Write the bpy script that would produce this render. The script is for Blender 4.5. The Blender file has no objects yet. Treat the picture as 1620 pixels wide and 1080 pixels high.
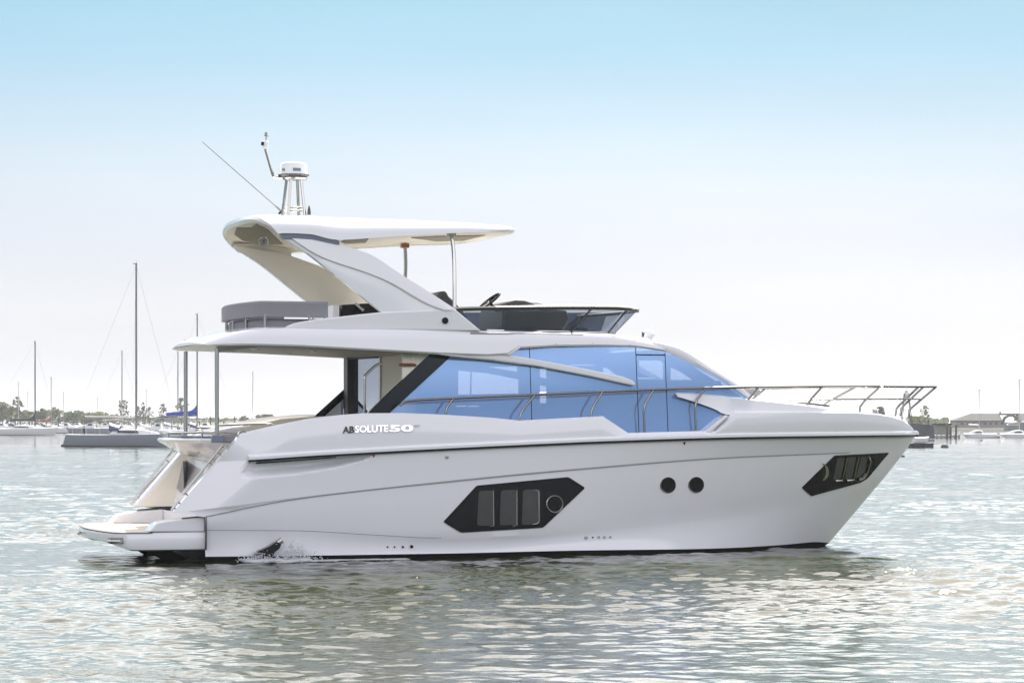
import bpy, bmesh, math, random
import numpy as np
from mathutils import Vector, Matrix, noise
from mathutils.bvhtree import BVHTree

S = bpy.context.scene
COL = S.collection
R = math.radians
random.seed(7)

# ------------------------------------------------------------------ camera
F = 4150.0            # focal length in photo pixels (photo 1620 px wide)
CX, HZ = 810.0, 667.0 # principal column, horizon row
CAMH = 2.26
cam_d = bpy.data.cameras.new('camera')
cam = bpy.data.objects.new('camera', cam_d)
COL.objects.link(cam)
cam.location = (0, 0, CAMH)
cam.rotation_euler = (R(90), 0, 0)
cam_d.sensor_width = 36.0
cam_d.lens = 36.0 * F / 1620.0
cam_d.shift_y = (HZ - 540.0) / 1620.0
cam_d.clip_start = 0.5
cam_d.clip_end = 20000
S.camera = cam

# ------------------------------------------------------------------ sky, sun
SUN_EL, SUN_AZ = R(48), R(10)      # azimuth clockwise from the view direction (+Y)
W = bpy.data.worlds.new('World')
S.world = W
W.use_nodes = True
nt = W.node_tree
nt.nodes.clear()
sky = nt.nodes.new('ShaderNodeTexSky')
sky.sky_type = 'NISHITA'
sky.sun_disc = False
sky.sun_elevation = SUN_EL
sky.sun_rotation = SUN_AZ
sky.air_density = 1.0
sky.dust_density = 0.7
sky.ozone_density = 3.0
bg = nt.nodes.new('ShaderNodeBackground')
bg.inputs['Strength'].default_value = 0.15
wo = nt.nodes.new('ShaderNodeOutputWorld')
# added gain: sky dimmed low in view, boosted overhead and behind to light hull
tcw = nt.nodes.new('ShaderNodeTexCoord')
sxyz = nt.nodes.new('ShaderNodeSeparateXYZ')
nt.links.new(tcw.outputs['Generated'], sxyz.inputs[0])
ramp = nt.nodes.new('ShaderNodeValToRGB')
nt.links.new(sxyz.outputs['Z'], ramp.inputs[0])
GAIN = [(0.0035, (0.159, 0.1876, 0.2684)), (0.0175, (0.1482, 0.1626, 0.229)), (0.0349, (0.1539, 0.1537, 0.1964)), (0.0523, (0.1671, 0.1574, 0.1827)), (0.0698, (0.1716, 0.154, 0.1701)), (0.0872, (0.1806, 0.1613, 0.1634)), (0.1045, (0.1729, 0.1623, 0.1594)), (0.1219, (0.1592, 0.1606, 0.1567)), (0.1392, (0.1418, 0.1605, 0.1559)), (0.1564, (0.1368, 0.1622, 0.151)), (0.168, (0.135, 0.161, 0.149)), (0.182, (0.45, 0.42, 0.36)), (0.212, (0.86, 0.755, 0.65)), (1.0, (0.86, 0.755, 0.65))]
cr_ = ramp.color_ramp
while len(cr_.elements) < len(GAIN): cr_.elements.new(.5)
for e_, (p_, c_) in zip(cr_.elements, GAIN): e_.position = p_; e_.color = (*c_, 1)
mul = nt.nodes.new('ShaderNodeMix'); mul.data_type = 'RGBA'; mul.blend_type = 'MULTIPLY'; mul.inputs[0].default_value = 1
bw = nt.nodes.new('ShaderNodeRGBToBW'); nt.links.new(sky.outputs[0], bw.inputs[0])
mrg = nt.nodes.new('ShaderNodeMapRange'); nt.links.new(sxyz.outputs['Z'], mrg.inputs[0])
for i_, v_ in ((1, .16), (2, .22), (3, 0.0), (4, 0.65)): mrg.inputs[i_].default_value = v_
desat = nt.nodes.new('ShaderNodeMix'); desat.data_type = 'RGBA'
nt.links.new(mrg.outputs[0], desat.inputs[0]); nt.links.new(sky.outputs[0], desat.inputs[6]); nt.links.new(bw.outputs[0], desat.inputs[7])
nt.links.new(desat.outputs[2], mul.inputs[6]); nt.links.new(ramp.outputs[0], mul.inputs[7])
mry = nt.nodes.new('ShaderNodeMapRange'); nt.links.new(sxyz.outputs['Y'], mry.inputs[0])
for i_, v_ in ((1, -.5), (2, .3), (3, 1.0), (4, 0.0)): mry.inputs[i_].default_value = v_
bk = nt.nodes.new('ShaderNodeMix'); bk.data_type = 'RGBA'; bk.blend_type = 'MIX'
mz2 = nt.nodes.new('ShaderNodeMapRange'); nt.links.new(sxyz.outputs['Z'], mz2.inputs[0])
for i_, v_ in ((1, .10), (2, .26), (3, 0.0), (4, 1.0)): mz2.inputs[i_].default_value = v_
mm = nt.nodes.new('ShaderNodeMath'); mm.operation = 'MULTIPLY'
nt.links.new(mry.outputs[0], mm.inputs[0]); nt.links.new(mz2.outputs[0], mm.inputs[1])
nt.links.new(mm.outputs[0], bk.inputs[0]); bk.inputs[6].default_value = (1, 1, 1, 1); bk.inputs[7].default_value = (1.62, 1.55, 1.56, 1)  # added boost to the sky behind the camera, fills the shaded side
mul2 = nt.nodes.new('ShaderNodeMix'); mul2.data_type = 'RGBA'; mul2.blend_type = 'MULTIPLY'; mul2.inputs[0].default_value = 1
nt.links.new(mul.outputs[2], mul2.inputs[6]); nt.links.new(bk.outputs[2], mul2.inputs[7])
cn = nt.nodes.new('ShaderNodeTexNoise'); cn.inputs['Scale'].default_value = 3.0; cn.inputs['Detail'].default_value = 4
cm = nt.nodes.new('ShaderNodeMapping'); cm.inputs['Scale'].default_value = (1, 1, 5)
nt.links.new(tcw.outputs['Generated'], cm.inputs[0]); nt.links.new(cm.outputs[0], cn.inputs['Vector'])
cmr = nt.nodes.new('ShaderNodeMapRange'); nt.links.new(cn.outputs['Fac'], cmr.inputs[0])
for i_, v_ in ((1, .3), (2, .7), (3, .95), (4, 1.05)): cmr.inputs[i_].default_value = v_
mul3 = nt.nodes.new('ShaderNodeMix'); mul3.data_type = 'RGBA'; mul3.blend_type = 'MULTIPLY'; mul3.inputs[0].default_value = 1
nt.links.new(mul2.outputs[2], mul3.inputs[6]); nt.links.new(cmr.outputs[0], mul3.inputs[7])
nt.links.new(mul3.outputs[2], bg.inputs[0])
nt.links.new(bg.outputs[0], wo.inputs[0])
sl = bpy.data.lights.new('sun', 'SUN')
sl.energy = 2.6
sl.angle = R(0.5)
sl.color = (1.0, 0.95, 0.87)
sun = bpy.data.objects.new('sun', sl)
COL.objects.link(sun)
tosun = Vector((math.sin(SUN_AZ) * math.cos(SUN_EL), math.cos(SUN_AZ) * math.cos(SUN_EL), math.sin(SUN_EL)))
sun.rotation_euler = tosun.to_track_quat('Z', 'Y').to_euler()
sun.location = tosun * 100

S.view_settings.view_transform = 'Standard'
S.view_settings.look = 'None'
S.view_settings.exposure = 2.1
S.view_settings.gamma = 1.0
S.cycles.use_denoising = True
S.cycles.max_bounces = 8
S.cycles.transparent_max_bounces = 16
S.cycles.caustics_reflective = False
S.cycles.caustics_refractive = False
S.cycles.sample_clamp_indirect = 6.0

# ------------------------------------------------------------------ materials
def mat(name, col, rough=0.5, metal=0.0, spec=0.5, coat=0.0, noise_amt=0.0, noise_scale=3.0, bump=0.0, bscale=40.0):
    m = bpy.data.materials.new(name)
    m.use_nodes = True
    n = m.node_tree
    p = n.nodes['Principled BSDF']
    p.inputs['Base Color'].default_value = (*col, 1)
    p.inputs['Roughness'].default_value = rough
    p.inputs['Metallic'].default_value = metal
    p.inputs['Specular IOR Level'].default_value = spec
    p.inputs['Coat Weight'].default_value = coat
    p.inputs['Coat Roughness'].default_value = 0.05
    tc = n.nodes.new('ShaderNodeTexCoord')
    if noise_amt > 0:
        nz = n.nodes.new('ShaderNodeTexNoise')
        nz.inputs['Scale'].default_value = noise_scale
        nz.inputs['Detail'].default_value = 5
        n.links.new(tc.outputs['Object'], nz.inputs['Vector'])
        mx = n.nodes.new('ShaderNodeMix')
        mx.data_type = 'RGBA'
        mx.inputs[6].default_value = (*[c * (1 - noise_amt) for c in col], 1)
        mx.inputs[7].default_value = (*[min(1, c * (1 + noise_amt)) for c in col], 1)
        n.links.new(nz.outputs['Fac'], mx.inputs[0])
        n.links.new(mx.outputs[2], p.inputs['Base Color'])
    if bump > 0:
        nb = n.nodes.new('ShaderNodeTexNoise')
        nb.inputs['Scale'].default_value = bscale
        nb.inputs['Detail'].default_value = 3
        n.links.new(tc.outputs['Object'], nb.inputs['Vector'])
        bp = n.nodes.new('ShaderNodeBump')
        bp.inputs['Strength'].default_value = bump
        bp.inputs['Distance'].default_value = 0.02
        n.links.new(nb.outputs['Fac'], bp.inputs['Height'])
        n.links.new(bp.outputs['Normal'], p.inputs['Normal'])
    return m

def tinted(name, tcol, gcol, fac, rough=0.02, dcol=None, dfac=0.0):
    """coated glass: a see-through tint under a coloured mirror coat (and a metallic film that scatters a little)"""
    m = bpy.data.materials.new(name)
    m.use_nodes = True
    n = m.node_tree
    n.nodes.clear()
    t = n.nodes.new('ShaderNodeBsdfTransparent')
    t.inputs[0].default_value = (*tcol, 1)
    g = n.nodes.new('ShaderNodeBsdfGlossy')
    g.inputs['Color'].default_value = (*gcol, 1)
    g.inputs['Roughness'].default_value = rough
    mx = n.nodes.new('ShaderNodeMixShader')
    mx.inputs[0].default_value = fac
    o = n.nodes.new('ShaderNodeOutputMaterial')
    n.links.new(t.outputs[0], mx.inputs[1])
    n.links.new(g.outputs[0], mx.inputs[2])
    last = mx
    if dcol:
        d = n.nodes.new('ShaderNodeBsdfDiffuse'); d.inputs[0].default_value = (*dcol, 1)
        m2 = n.nodes.new('ShaderNodeMixShader'); m2.inputs[0].default_value = dfac
        n.links.new(mx.outputs[0], m2.inputs[1]); n.links.new(d.outputs[0], m2.inputs[2]); last = m2
    n.links.new(last.outputs[0], o.inputs[0])
    return m

M = {}
M['gel'] = mat('white_gelcoat', (0.80, 0.80, 0.815), 0.16, 0, 0.5, 0.5, 0.015, 0.8)
M['taupe'] = mat('taupe_panel_shade', (0.26, 0.235, 0.18), 0.6, 0, 0.3, 0, 0.05, 5)
M['seam'] = mat('grey_seam', (0.30, 0.30, 0.32), 0.6)
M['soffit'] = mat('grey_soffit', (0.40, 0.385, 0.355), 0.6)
M['cream'] = mat('cream_liner', (0.86, 0.80, 0.69), 0.45, 0, 0.4, 0, 0.02, 1.5)
M['teak'] = mat('pale_teak', (0.60, 0.54, 0.46), 0.6, 0, 0.3, 0, 0.08, 6)
M['black'] = mat('black_gloss', (0.006, 0.007, 0.009), 0.1, 0, 0.28, 0.0)
M['boot'] = mat('black_antifouling', (0.015, 0.016, 0.017), 0.5, 0, 0.3, 0, 0.3, 4)
M['rubber'] = mat('dark_rubber', (0.03, 0.03, 0.032), 0.5)
M['chrome'] = mat('stainless', (0.46, 0.45, 0.42), 0.16, 1.0)
M['grey'] = mat('grey_fabric', (0.27, 0.27, 0.29), 0.8, 0, 0.2, 0, 0.06, 12, 0.15, 120)
M['dkgrey'] = mat('dark_grey_vinyl', (0.055, 0.052, 0.05), 0.4, 0, 0.4, 0, 0.1, 8)
M['band'] = mat('slate_band', (0.16, 0.185, 0.25), 0.35)
M['wood'] = mat('varnished_wood', (0.22, 0.07, 0.03), 0.25, 0, 0.5, 0.4, 0.2, 14)
M['glass'] = tinted('blue_mirror_glass', (0.84, 0.88, 0.95), (0.46, 0.62, 0.95), 0.60, 0.02, (0.44, 0.57, 0.90), 0.36)
M['paleglass'] = tinted('pale_glass', (0.93, 0.95, 0.97), (0.8, 0.85, 0.9), 0.08)
M['smoke'] = tinted('smoked_glass', (0.46, 0.49, 0.54), (0.55, 0.6, 0.7), 0.10)
M['doorglass'] = tinted('grey_door_glass', (0.35, 0.36, 0.38), (0.8, 0.85, 0.95), 0.55)
M['hullpane'] = mat('hull_pane', (0.05, 0.055, 0.05), 0.06, 0, 0.5, 0.2, 0.35, 3)
M['red'] = mat('red_mark', (0.5, 0.03, 0.03), 0.4)
M['foam'] = mat('white_foam', (0.85, 0.87, 0.88), 0.7, 0, 0.3, 0, 0.05, 8)
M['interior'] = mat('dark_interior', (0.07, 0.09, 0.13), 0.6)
n_ = M['foam'].node_tree
t_ = n_.nodes.new('ShaderNodeBsdfTranslucent'); t_.inputs[0].default_value = (.9, .92, .93, 1)
x_ = n_.nodes.new('ShaderNodeMixShader'); x_.inputs[0].default_value = .5
n_.links.new(n_.nodes['Principled BSDF'].outputs[0], x_.inputs[1]); n_.links.new(t_.outputs[0], x_.inputs[2]); n_.links.new(x_.outputs[0], n_.nodes['Material Output'].inputs[0])
M['chromeletter'] = mat('bright_chrome', (0.85, 0.85, 0.86), 0.1, 1.0)

# ------------------------------------------------------------------ helpers
def tag(o, label=None, cat=None, group=None, kind=None):
    if label: o['label'] = label
    if cat: o['category'] = cat
    if group: o['group'] = group
    if kind: o['kind'] = kind
    return o

def empty(name, loc=(0, 0, 0), rz=0.0, **k):
    o = bpy.data.objects.new(name, None)
    COL.objects.link(o)
    o.location = loc
    o.rotation_euler = (0, 0, rz)
    return tag(o, **k)

class MB:
    def __init__(s):
        s.v = []; s.f = []
    def loft(s, rows, closed=False, caps=False, mirror=False):
        rows = [list(r) for r in rows]
        b = len(s.v); n = len(rows[0])
        for r in rows: s.v += [tuple(map(float, p)) for p in r]
        for i in range(len(rows) - 1):
            for j in range(n if closed else n - 1):
                k = (j + 1) % n
                s.f.append((b + i * n + j, b + i * n + k, b + (i + 1) * n + k, b + (i + 1) * n + j))
        if caps:
            s.f.append(tuple(b + j for j in range(n))[::-1])
            s.f.append(tuple(b + (len(rows) - 1) * n + j for j in range(n)))
        if mirror:
            s.loft([[(x, -y, z) for x, y, z in r][::-1] for r in rows], closed, caps)
        return s
    def prism(s, poly, y0, y1, mirror=False):
        """poly = list of (x, z); extruded from y0 to y1 (numbers or lists)"""
        n = len(poly); b = len(s.v)
        A = y0 if hasattr(y0, '__len__') else [y0] * n
        B = y1 if hasattr(y1, '__len__') else [y1] * n
        s.v += [(p[0], A[i], p[1]) for i, p in enumerate(poly)] + [(p[0], B[i], p[1]) for i, p in enumerate(poly)]
        s.f.append(tuple(range(b, b + n)))
        s.f.append(tuple(range(b + 2 * n - 1, b + n - 1, -1)))
        for i in range(n):
            k = (i + 1) % n
            s.f.append((b + k, b + i, b + n + i, b + n + k))
        if mirror:
            s.prism(poly, [-y for y in A], [-y for y in B])
        return s
    def box(s, lo, hi):
        return s.prism([(lo[0], lo[2]), (hi[0], lo[2]), (hi[0], hi[2]), (lo[0], hi[2])], lo[1], hi[1])
    def tube(s, pts, r, seg=8, smooth=0, mirror=False):
        P = [Vector(p) for p in pts]
        if smooth and len(P) > 2:
            P = [Vector(p) for p in catmull([tuple(p) for p in P], smooth)]
        rr = r if hasattr(r, '__len__') else [r] * len(P)
        if len(rr) != len(P): rr = list(np.interp(np.linspace(0, 1, len(P)), np.linspace(0, 1, len(rr)), rr))
        b = len(s.v); prev = None
        for i, p in enumerate(P):
            t = (P[min(i + 1, len(P) - 1)] - P[max(i - 1, 0)]).normalized()
            u = prev if prev is not None else (Vector((0, 0, 1)) if abs(t.z) < .9 else Vector((1, 0, 0)))
            u = (u - t * u.dot(t)).normalized(); w = t.cross(u); prev = u
            for k in range(seg):
                a = 2 * math.pi * k / seg
                s.v.append(tuple(p + (u * math.cos(a) + w * math.sin(a)) * rr[i]))
        for i in range(len(P) - 1):
            for k in range(seg):
                l = (k + 1) % seg
                s.f.append((b + i * seg + k, b + i * seg + l, b + (i + 1) * seg + l, b + (i + 1) * seg + k))
        s.f.append(tuple(b + k for k in range(seg))[::-1])
        s.f.append(tuple(b + (len(P) - 1) * seg + k for k in range(seg)))
        if mirror:
            s.tube([(p.x, -p.y, p.z) for p in P], rr, seg)
        return s
    def lathe(s, c, prof, seg=24, axis='z'):
        b = len(s.v)
        for r, h in prof:
            for k in range(seg):
                a = 2 * math.pi * k / seg
                q = (r * math.cos(a), r * math.sin(a), h)
                if axis == 'y': q = (q[0], q[2], q[1])
                if axis == 'x': q = (q[2], q[0], q[1])
                s.v.append((c[0] + q[0], c[1] + q[1], c[2] + q[2]))
        for i in range(len(prof) - 1):
            for k in range(seg):
                l = (k + 1) % seg
                s.f.append((b + i * seg + k, b + i * seg + l, b + (i + 1) * seg + l, b + (i + 1) * seg + k))
        s.f.append(tuple(b + k for k in range(seg))[::-1])
        s.f.append(tuple(b + (len(prof) - 1) * seg + k for k in range(seg)))
        return s
    def build(s, name, m, parent=None, ang=30, bevel=0, seg=2, recalc=True):
        me = bpy.data.meshes.new(name)
        me.from_pydata(s.v, [], s.f)
        if recalc:
            bm = bmesh.new(); bm.from_mesh(me)
            bmesh.ops.remove_doubles(bm, verts=bm.verts, dist=1e-4)
            bmesh.ops.recalc_face_normals(bm, faces=bm.faces)
            bm.to_mesh(me); bm.free()
        me.materials.append(m)
        me.shade_smooth()
        me.set_sharp_from_angle(angle=R(ang))
        o = bpy.data.objects.new(name, me)
        COL.objects.link(o)
        o.parent = parent
        if bevel:
            b = o.modifiers.new('bevel', 'BEVEL')
            b.width = bevel; b.segments = seg; b.limit_method = 'ANGLE'; b.angle_limit = R(35)
            b.harden_normals = False
        return o

def catmull(P, n):
    P = [np.array(p, float) for p in P]
    out = []
    for i in range(len(P) - 1):
        p0 = P[max(i - 1, 0)]; p1 = P[i]; p2 = P[i + 1]; p3 = P[min(i + 2, len(P) - 1)]
        for k in range(n):
            t = k / n
            out.append(tuple(.5 * (2 * p1 + (p2 - p0) * t + (2 * p0 - 5 * p1 + 4 * p2 - p3) * t * t + (3 * p1 - p0 - 3 * p2 + p3) * t ** 3)))
    out.append(tuple(P[-1]))
    return out

def resample(P, n):
    P = np.array(P, float)
    d = np.r_[0, np.cumsum(np.linalg.norm(np.diff(P, axis=0), axis=1))]
    q = np.linspace(0, d[-1], n)
    return np.array([[np.interp(t, d, P[:, k]) for k in range(P.shape[1])] for t in q])

def sstep(a, b, x):
    t = np.clip((x - a) / (b - a), 0, 1)
    return t * t * (3 - 2 * t)

# ------------------------------------------------------------------ water
def pchip(xs, ys):
    xs = np.array(xs, float); ys = np.array(ys, float)
    h = np.diff(xs); d = np.diff(ys) / h
    m = np.zeros_like(ys); m[0] = d[0]; m[-1] = d[-1]
    for i in range(1, len(ys) - 1):
        if d[i - 1] * d[i] > 0:
            w1 = 2 * h[i] + h[i - 1]; w2 = h[i] + 2 * h[i - 1]
            m[i] = (w1 + w2) / (w1 / d[i - 1] + w2 / d[i])
    def f(x):
        x = np.clip(np.asarray(x, float), xs[0], xs[-1])
        i = np.clip(np.searchsorted(xs, x) - 1, 0, len(h) - 1)
        t = (x - xs[i]) / h[i]
        return ((1 + 2 * t) * (1 - t) ** 2 * ys[i] + t * (1 - t) ** 2 * h[i] * m[i]
                + t * t * (3 - 2 * t) * ys[i + 1] + t * t * (t - 1) * h[i] * m[i + 1])
    return f

def build_water():
    rng = np.random.default_rng(11)
    # rows: distance from the camera; columns: bearing
    ys = [9.0]
    while ys[-1] < 260: ys.append(ys[-1] + max(0.03, 0.0017 * ys[-1]) if ys[-1] > 19 else ys[-1] + 0.25)
    while ys[-1] < 9000: ys.append(ys[-1] * 1.02)
    ys = np.array(ys)
    a = list(np.arange(-0.235, 0.2351, 0.0011))
    e = [0.25, 0.28, 0.33, 0.4, 0.5, 0.65, 0.85]
    tanv = np.array([-t for t in e[::-1]] + a + e)
    Y, T = np.meshgrid(ys, tanv, indexing='ij')
    X = Y * T
    dy = np.gradient(ys)[:, None]
    dx = np.gradient(tanv)[None, :] * Y
    Z = np.zeros_like(X)
    N = 160
    lam = 10 ** rng.uniform(math.log10(0.17), math.log10(3.6), N)
    wind = R(70)       # the ripples run towards the camera, slanting
    for i in range(N):
        l = lam[i]
        th = wind + rng.normal(0, 0.62)
        kx, ky = math.cos(th) * 2 * math.pi / l, math.sin(th) * 2 * math.pi / l
        slope = 0.0165 * (l / .7) ** (0.0 if l < 0.7 else -1.1)
        amp = slope * l / (2 * math.pi)
        wl = np.clip(1.6 - 3.2 * np.maximum(dy * abs(math.sin(th)), dx * abs(math.cos(th))) / l, 0, 1)
        ph = rng.uniform(0, 6.28)
        s = np.sin(kx * X + ky * Y + ph)
        Z += amp * wl * s
    # calmer and rougher patches
    pt = (np.sin(X * .21 + Y * .13 + 1.3) + np.sin(-X * .12 + Y * .22 + .4) + np.sin(X * .05 + Y * .34 + 2.2) + np.sin(X * .47 - Y * .1)) / 4
    Z *= (1.0 + 0.6 * pt)
    Z = Z + 4.0 * np.maximum(Z, 0) ** 2
    fade = np.clip((0.9 - abs(T)) / 0.6, 0, 1)
    Z *= fade
    nr, nc = X.shape
    co = np.stack([X, Y, Z], -1).reshape(-1, 3)
    idx = np.arange(nr * nc).reshape(nr, nc)
    q = np.stack([idx[:-1, :-1], idx[:-1, 1:], idx[1:, 1:], idx[1:, :-1]], -1).reshape(-1, 4)
    # the rest of the harbour, beside and behind the camera: flat
    far = ys[-1]
    tl, tr = X[0, 0], X[0, -1]
    extra = np.array([[-far, -far, 0], [far, -far, 0]])
    b = len(co)
    co = np.vstack([co, extra])
    polys = [(int(idx[0, 0]), b, b + 1, int(idx[0, -1]))]
    polys += [(b, int(idx[0, 0]), int(idx[-1, 0]))]
    polys += [(int(idx[0, -1]), b + 1, int(idx[-1, -1]))]
    me = bpy.data.meshes.new('water')
    loops = np.concatenate([q.ravel(), np.array([i for p in polys for i in p])]).astype(np.int32)
    tot = np.concatenate([np.full(len(q), 4), np.array([len(p) for p in polys])]).astype(np.int32)
    start = np.concatenate([[0], np.cumsum(tot)[:-1]]).astype(np.int32)
    me.vertices.add(len(co)); me.vertices.foreach_set('co', co.astype(np.float32).ravel())
    me.loops.add(len(loops)); me.loops.foreach_set('vertex_index', loops)
    me.polygons.add(len(tot)); me.polygons.foreach_set('loop_start', start); me.polygons.foreach_set('loop_total', tot)
    me.update(calc_edges=True); me.validate()
    me.shade_smooth()
    m = bpy.data.materials.new('harbour_water'); m.use_nodes = True
    n = m.node_tree; p = n.nodes['Principled BSDF']
    p.inputs['Base Color'].default_value = (0.024, 0.031, 0.011, 1)
    p.inputs['Roughness'].default_value = 0.06
    p.inputs['IOR'].default_value = 1.333
    g = n.nodes.new('ShaderNodeNewGeometry')
    mp = n.nodes.new('ShaderNodeMapping'); mp.inputs['Scale'].default_value = (1, 1, 1)
    n.links.new(g.outputs['Position'], mp.inputs['Vector'])
    prev = None
    for sc_, st_w, ds_ in ((3.5, .28, .04), (13.0, .35, .010)):
        n1 = n.nodes.new('ShaderNodeTexNoise'); n1.inputs['Scale'].default_value = sc_; n1.inputs['Detail'].default_value = 4
        n.links.new(mp.outputs[0], n1.inputs['Vector'])
        bp = n.nodes.new('ShaderNodeBump'); bp.inputs['Strength'].default_value = st_w; bp.inputs['Distance'].default_value = ds_
        n.links.new(n1.outputs['Fac'], bp.inputs['Height'])
        if prev: n.links.new(prev.outputs[0], bp.inputs['Normal'])
        prev = bp
    # cat's-paws: patches where a breath of wind roughens the surface into tiny steep facets
    pm = n.nodes.new('ShaderNodeTexNoise'); pm.inputs['Scale'].default_value = .30; pm.inputs['Detail'].default_value = 2.5
    mp2 = n.nodes.new('ShaderNodeMapping'); mp2.inputs['Scale'].default_value = (.8, 1.0, 1.0); mp2.inputs['Location'].default_value = (3.1, 7.7, 0)
    n.links.new(g.outputs['Position'], mp2.inputs['Vector']); n.links.new(mp2.outputs[0], pm.inputs['Vector'])
    pr = n.nodes.new('ShaderNodeMapRange'); n.links.new(pm.outputs['Fac'], pr.inputs[0])
    for i_, v_ in ((1, .58), (2, .74), (3, 0.0), (4, 1.0)): pr.inputs[i_].default_value = v_
    nf = n.nodes.new('ShaderNodeTexNoise'); nf.inputs['Scale'].default_value = 9.0; nf.inputs['Detail'].default_value = 3
    n.links.new(mp.outputs[0], nf.inputs['Vector'])
    bf_ = n.nodes.new('ShaderNodeBump'); bf_.inputs['Distance'].default_value = .06
    n.links.new(pr.outputs[0], bf_.inputs['Strength']); n.links.new(nf.outputs['Fac'], bf_.inputs['Height']); n.links.new(prev.outputs[0], bf_.inputs['Normal'])
    n.links.new(bf_.outputs[0], p.inputs['Normal'])
    me.materials.append(m)
    o = bpy.data.objects.new('water', me); COL.objects.link(o)
    tag(o, 'grey green harbour water with small ripples', 'water', kind='structure')
build_water()

# ================================================================== YACHT
TH = R(18)                                  # heading: bow away from the camera
ct, st = math.cos(TH), math.sin(TH)
YX, YY = -4.944 - 2.05 * st, 42.3 + 2.05 * ct
yacht = empty('motor_yacht', (YX, YY, 0), TH,
              label='large white flybridge motor yacht with blue mirrored windows in the foreground', cat='yacht')
cl = Vector((ct * (0 - YX) + st * (0 - YY), -st * (0 - YX) + ct * (0 - YY), CAMH))   # camera in boat coordinates

def P(px, py, y):
    d = ((px - CX) / F, 1.0, (HZ - py) / F)
    dl = (ct * d[0] + st * d[1], -st * d[0] + ct * d[1], d[2])
    t = (y - cl.y) / dl[1]
    return (cl.x + t * dl[0], y, cl.z + t * dl[2])
def P2(px, py, y):
    a = P(px, py, y); return (a[0], a[2])
def poly(pts, y): return [P2(a, b, y) for a, b in pts]
def Pf(px, py, bf):
    """point on the surface y = -bf(x)"""
    y = -bf(0.0) if callable(bf) else -bf
    for _ in range(30):
        q = P(px, py, y)
        y = .5 * y - .5 * bf(q[0])
    return P(px, py, y)

XB = P(1449, 688, 0)[0]            # bow

# ---- hull lines
def beamf(B, xm, xe, p, tuck=0.0, x0=0.0):
    def f(x):
        u = max(0.0, min(1.0, (x - xm) / (xe - xm)))
        b = B * (1 - u ** p)
        if tuck: b *= 1 - tuck * float(1 - sstep(x0 - .1, x0 + 1.0, x))
        return max(b, 0.015)
    return f

NT = 200
STEM = [(1449, 686), (1449, 688), (1440, 702), (1430, 716), (1402, 752), (1374, 791), (1347, 824), (1319, 852), (1308, 862)]
def hull_line(pts, B, xm, p, tuck=0.0, stem=None, linear=False):
    xe = P(*stem, 0)[0]
    x0 = P(*pts[0], -B)[0]
    bf = beamf(B, xm, xe, p, tuck, x0)
    q = [Pf(a, b, bf) for a, b in pts]
    q.append(P(*stem, 0))
    xs = [a[0] for a in q]; zs = [a[2] for a in q]
    fz = (lambda x: np.interp(x, xs, zs)) if linear else pchip(xs, zs)
    return dict(x0=xs[0], xe=xs[-1], bf=bf, fz=fz, xs=xs)

L0 = hull_line([(378, 690), (390, 686), (400, 683), (440, 674), (490, 664), (540, 658), (575, 655.5), (640, 655), (700, 657.5), (780, 662.5), (822, 667), (955, 660), (995, 686.5), (1131, 683), (1164, 653), (1280, 652.5), (1350, 653.5), (1390, 656), (1412, 660), (1427, 665), (1438, 671.5), (1445, 679)], 2.165, 5.2, 2.9, 0.06, (1449.5, 686.5), True)
L1 = hull_line([(344, 730), (389, 728), (480, 722), (600, 715), (780, 706), (960, 698), (1180, 691.5), (1320, 689.5), (1400, 688.5)], 2.215, 5.0, 2.7, 0.11, (1449, 688))
L2 = hull_line([(272, 811), (325, 805), (460, 788), (720, 759), (911, 741), (1160, 722), (1340, 714.5), (1400, 711)], 2.205, 4.8, 2.5, 0.04, (1435, 709))
L2b = hull_line([(325, 817.5), (460, 791), (720, 761.5), (911, 743.2), (1160, 724), (1340, 716.2), (1400, 712.5)], 2.185, 4.8, 2.5, 0.01, (1434, 711))
L3 = hull_line([(325, 838), (470, 839), (600, 846), (690, 850), (790, 848), (920, 839), (1060, 826), (1180, 810), (1300, 785), (1370, 765)], 2.13, 4.6, 2.1, 0.0, (1402, 752))
L4 = hull_line([(325, 880), (480, 878.5), (700, 875), (900, 870.5), (1160, 866), (1235, 861.5), (1285, 857)], 2.105, 5.2, 2.4, 0.0, (1312, 858))

# common parameter along the boat; keep the corners of the bulwark top
tt = set(np.linspace(0, 1, NT).tolist())
for x in L0['xs']: tt.add((x - L0['x0']) / (L0['xe'] - L0['x0']))
tt = np.array(sorted(tt))
# denser towards the stem
tt = np.array(sorted(set(tt.tolist()) | set((1 - np.geomspace(0.0008, .05, 14)).tolist())))

def pts_of(L):
    x = L['x0'] + tt * (L['xe'] - L['x0'])
    z = L['fz'](x)
    b = np.array([L['bf'](a) for a in x])
    b[-1] = 0.0
    return np.stack([x, -b, z], -1)
l0, l1, l2, l2b, l3, l4 = map(pts_of, (L0, L1, L2, L2b, L3, L4))
l5 = l4.copy(); l5[:, 2] = -0.5; l5[:, 1] *= 0.8; l5[:, 0] = L4['x0'] + tt * (L4['xe'] - 0.9 - L4['x0'])
l6 = l5.copy(); l6[:, 2] = -0.9; l6[:, 1] = 0

def blend(a, b, n, bulge=0.0, conc=0.0):
    rows = []
    for i in range(n + 1):
        t = i / n
        r = a * (1 - t) + b * t
        if bulge:
            r = r.copy(); r[:, 1] -= bulge * 4 * t * (1 - t) * np.clip((-r[:, 1]) / .5, 0, 1)
        rows.append(r)
    return rows

up = blend(l1, l2, 30)
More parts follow.
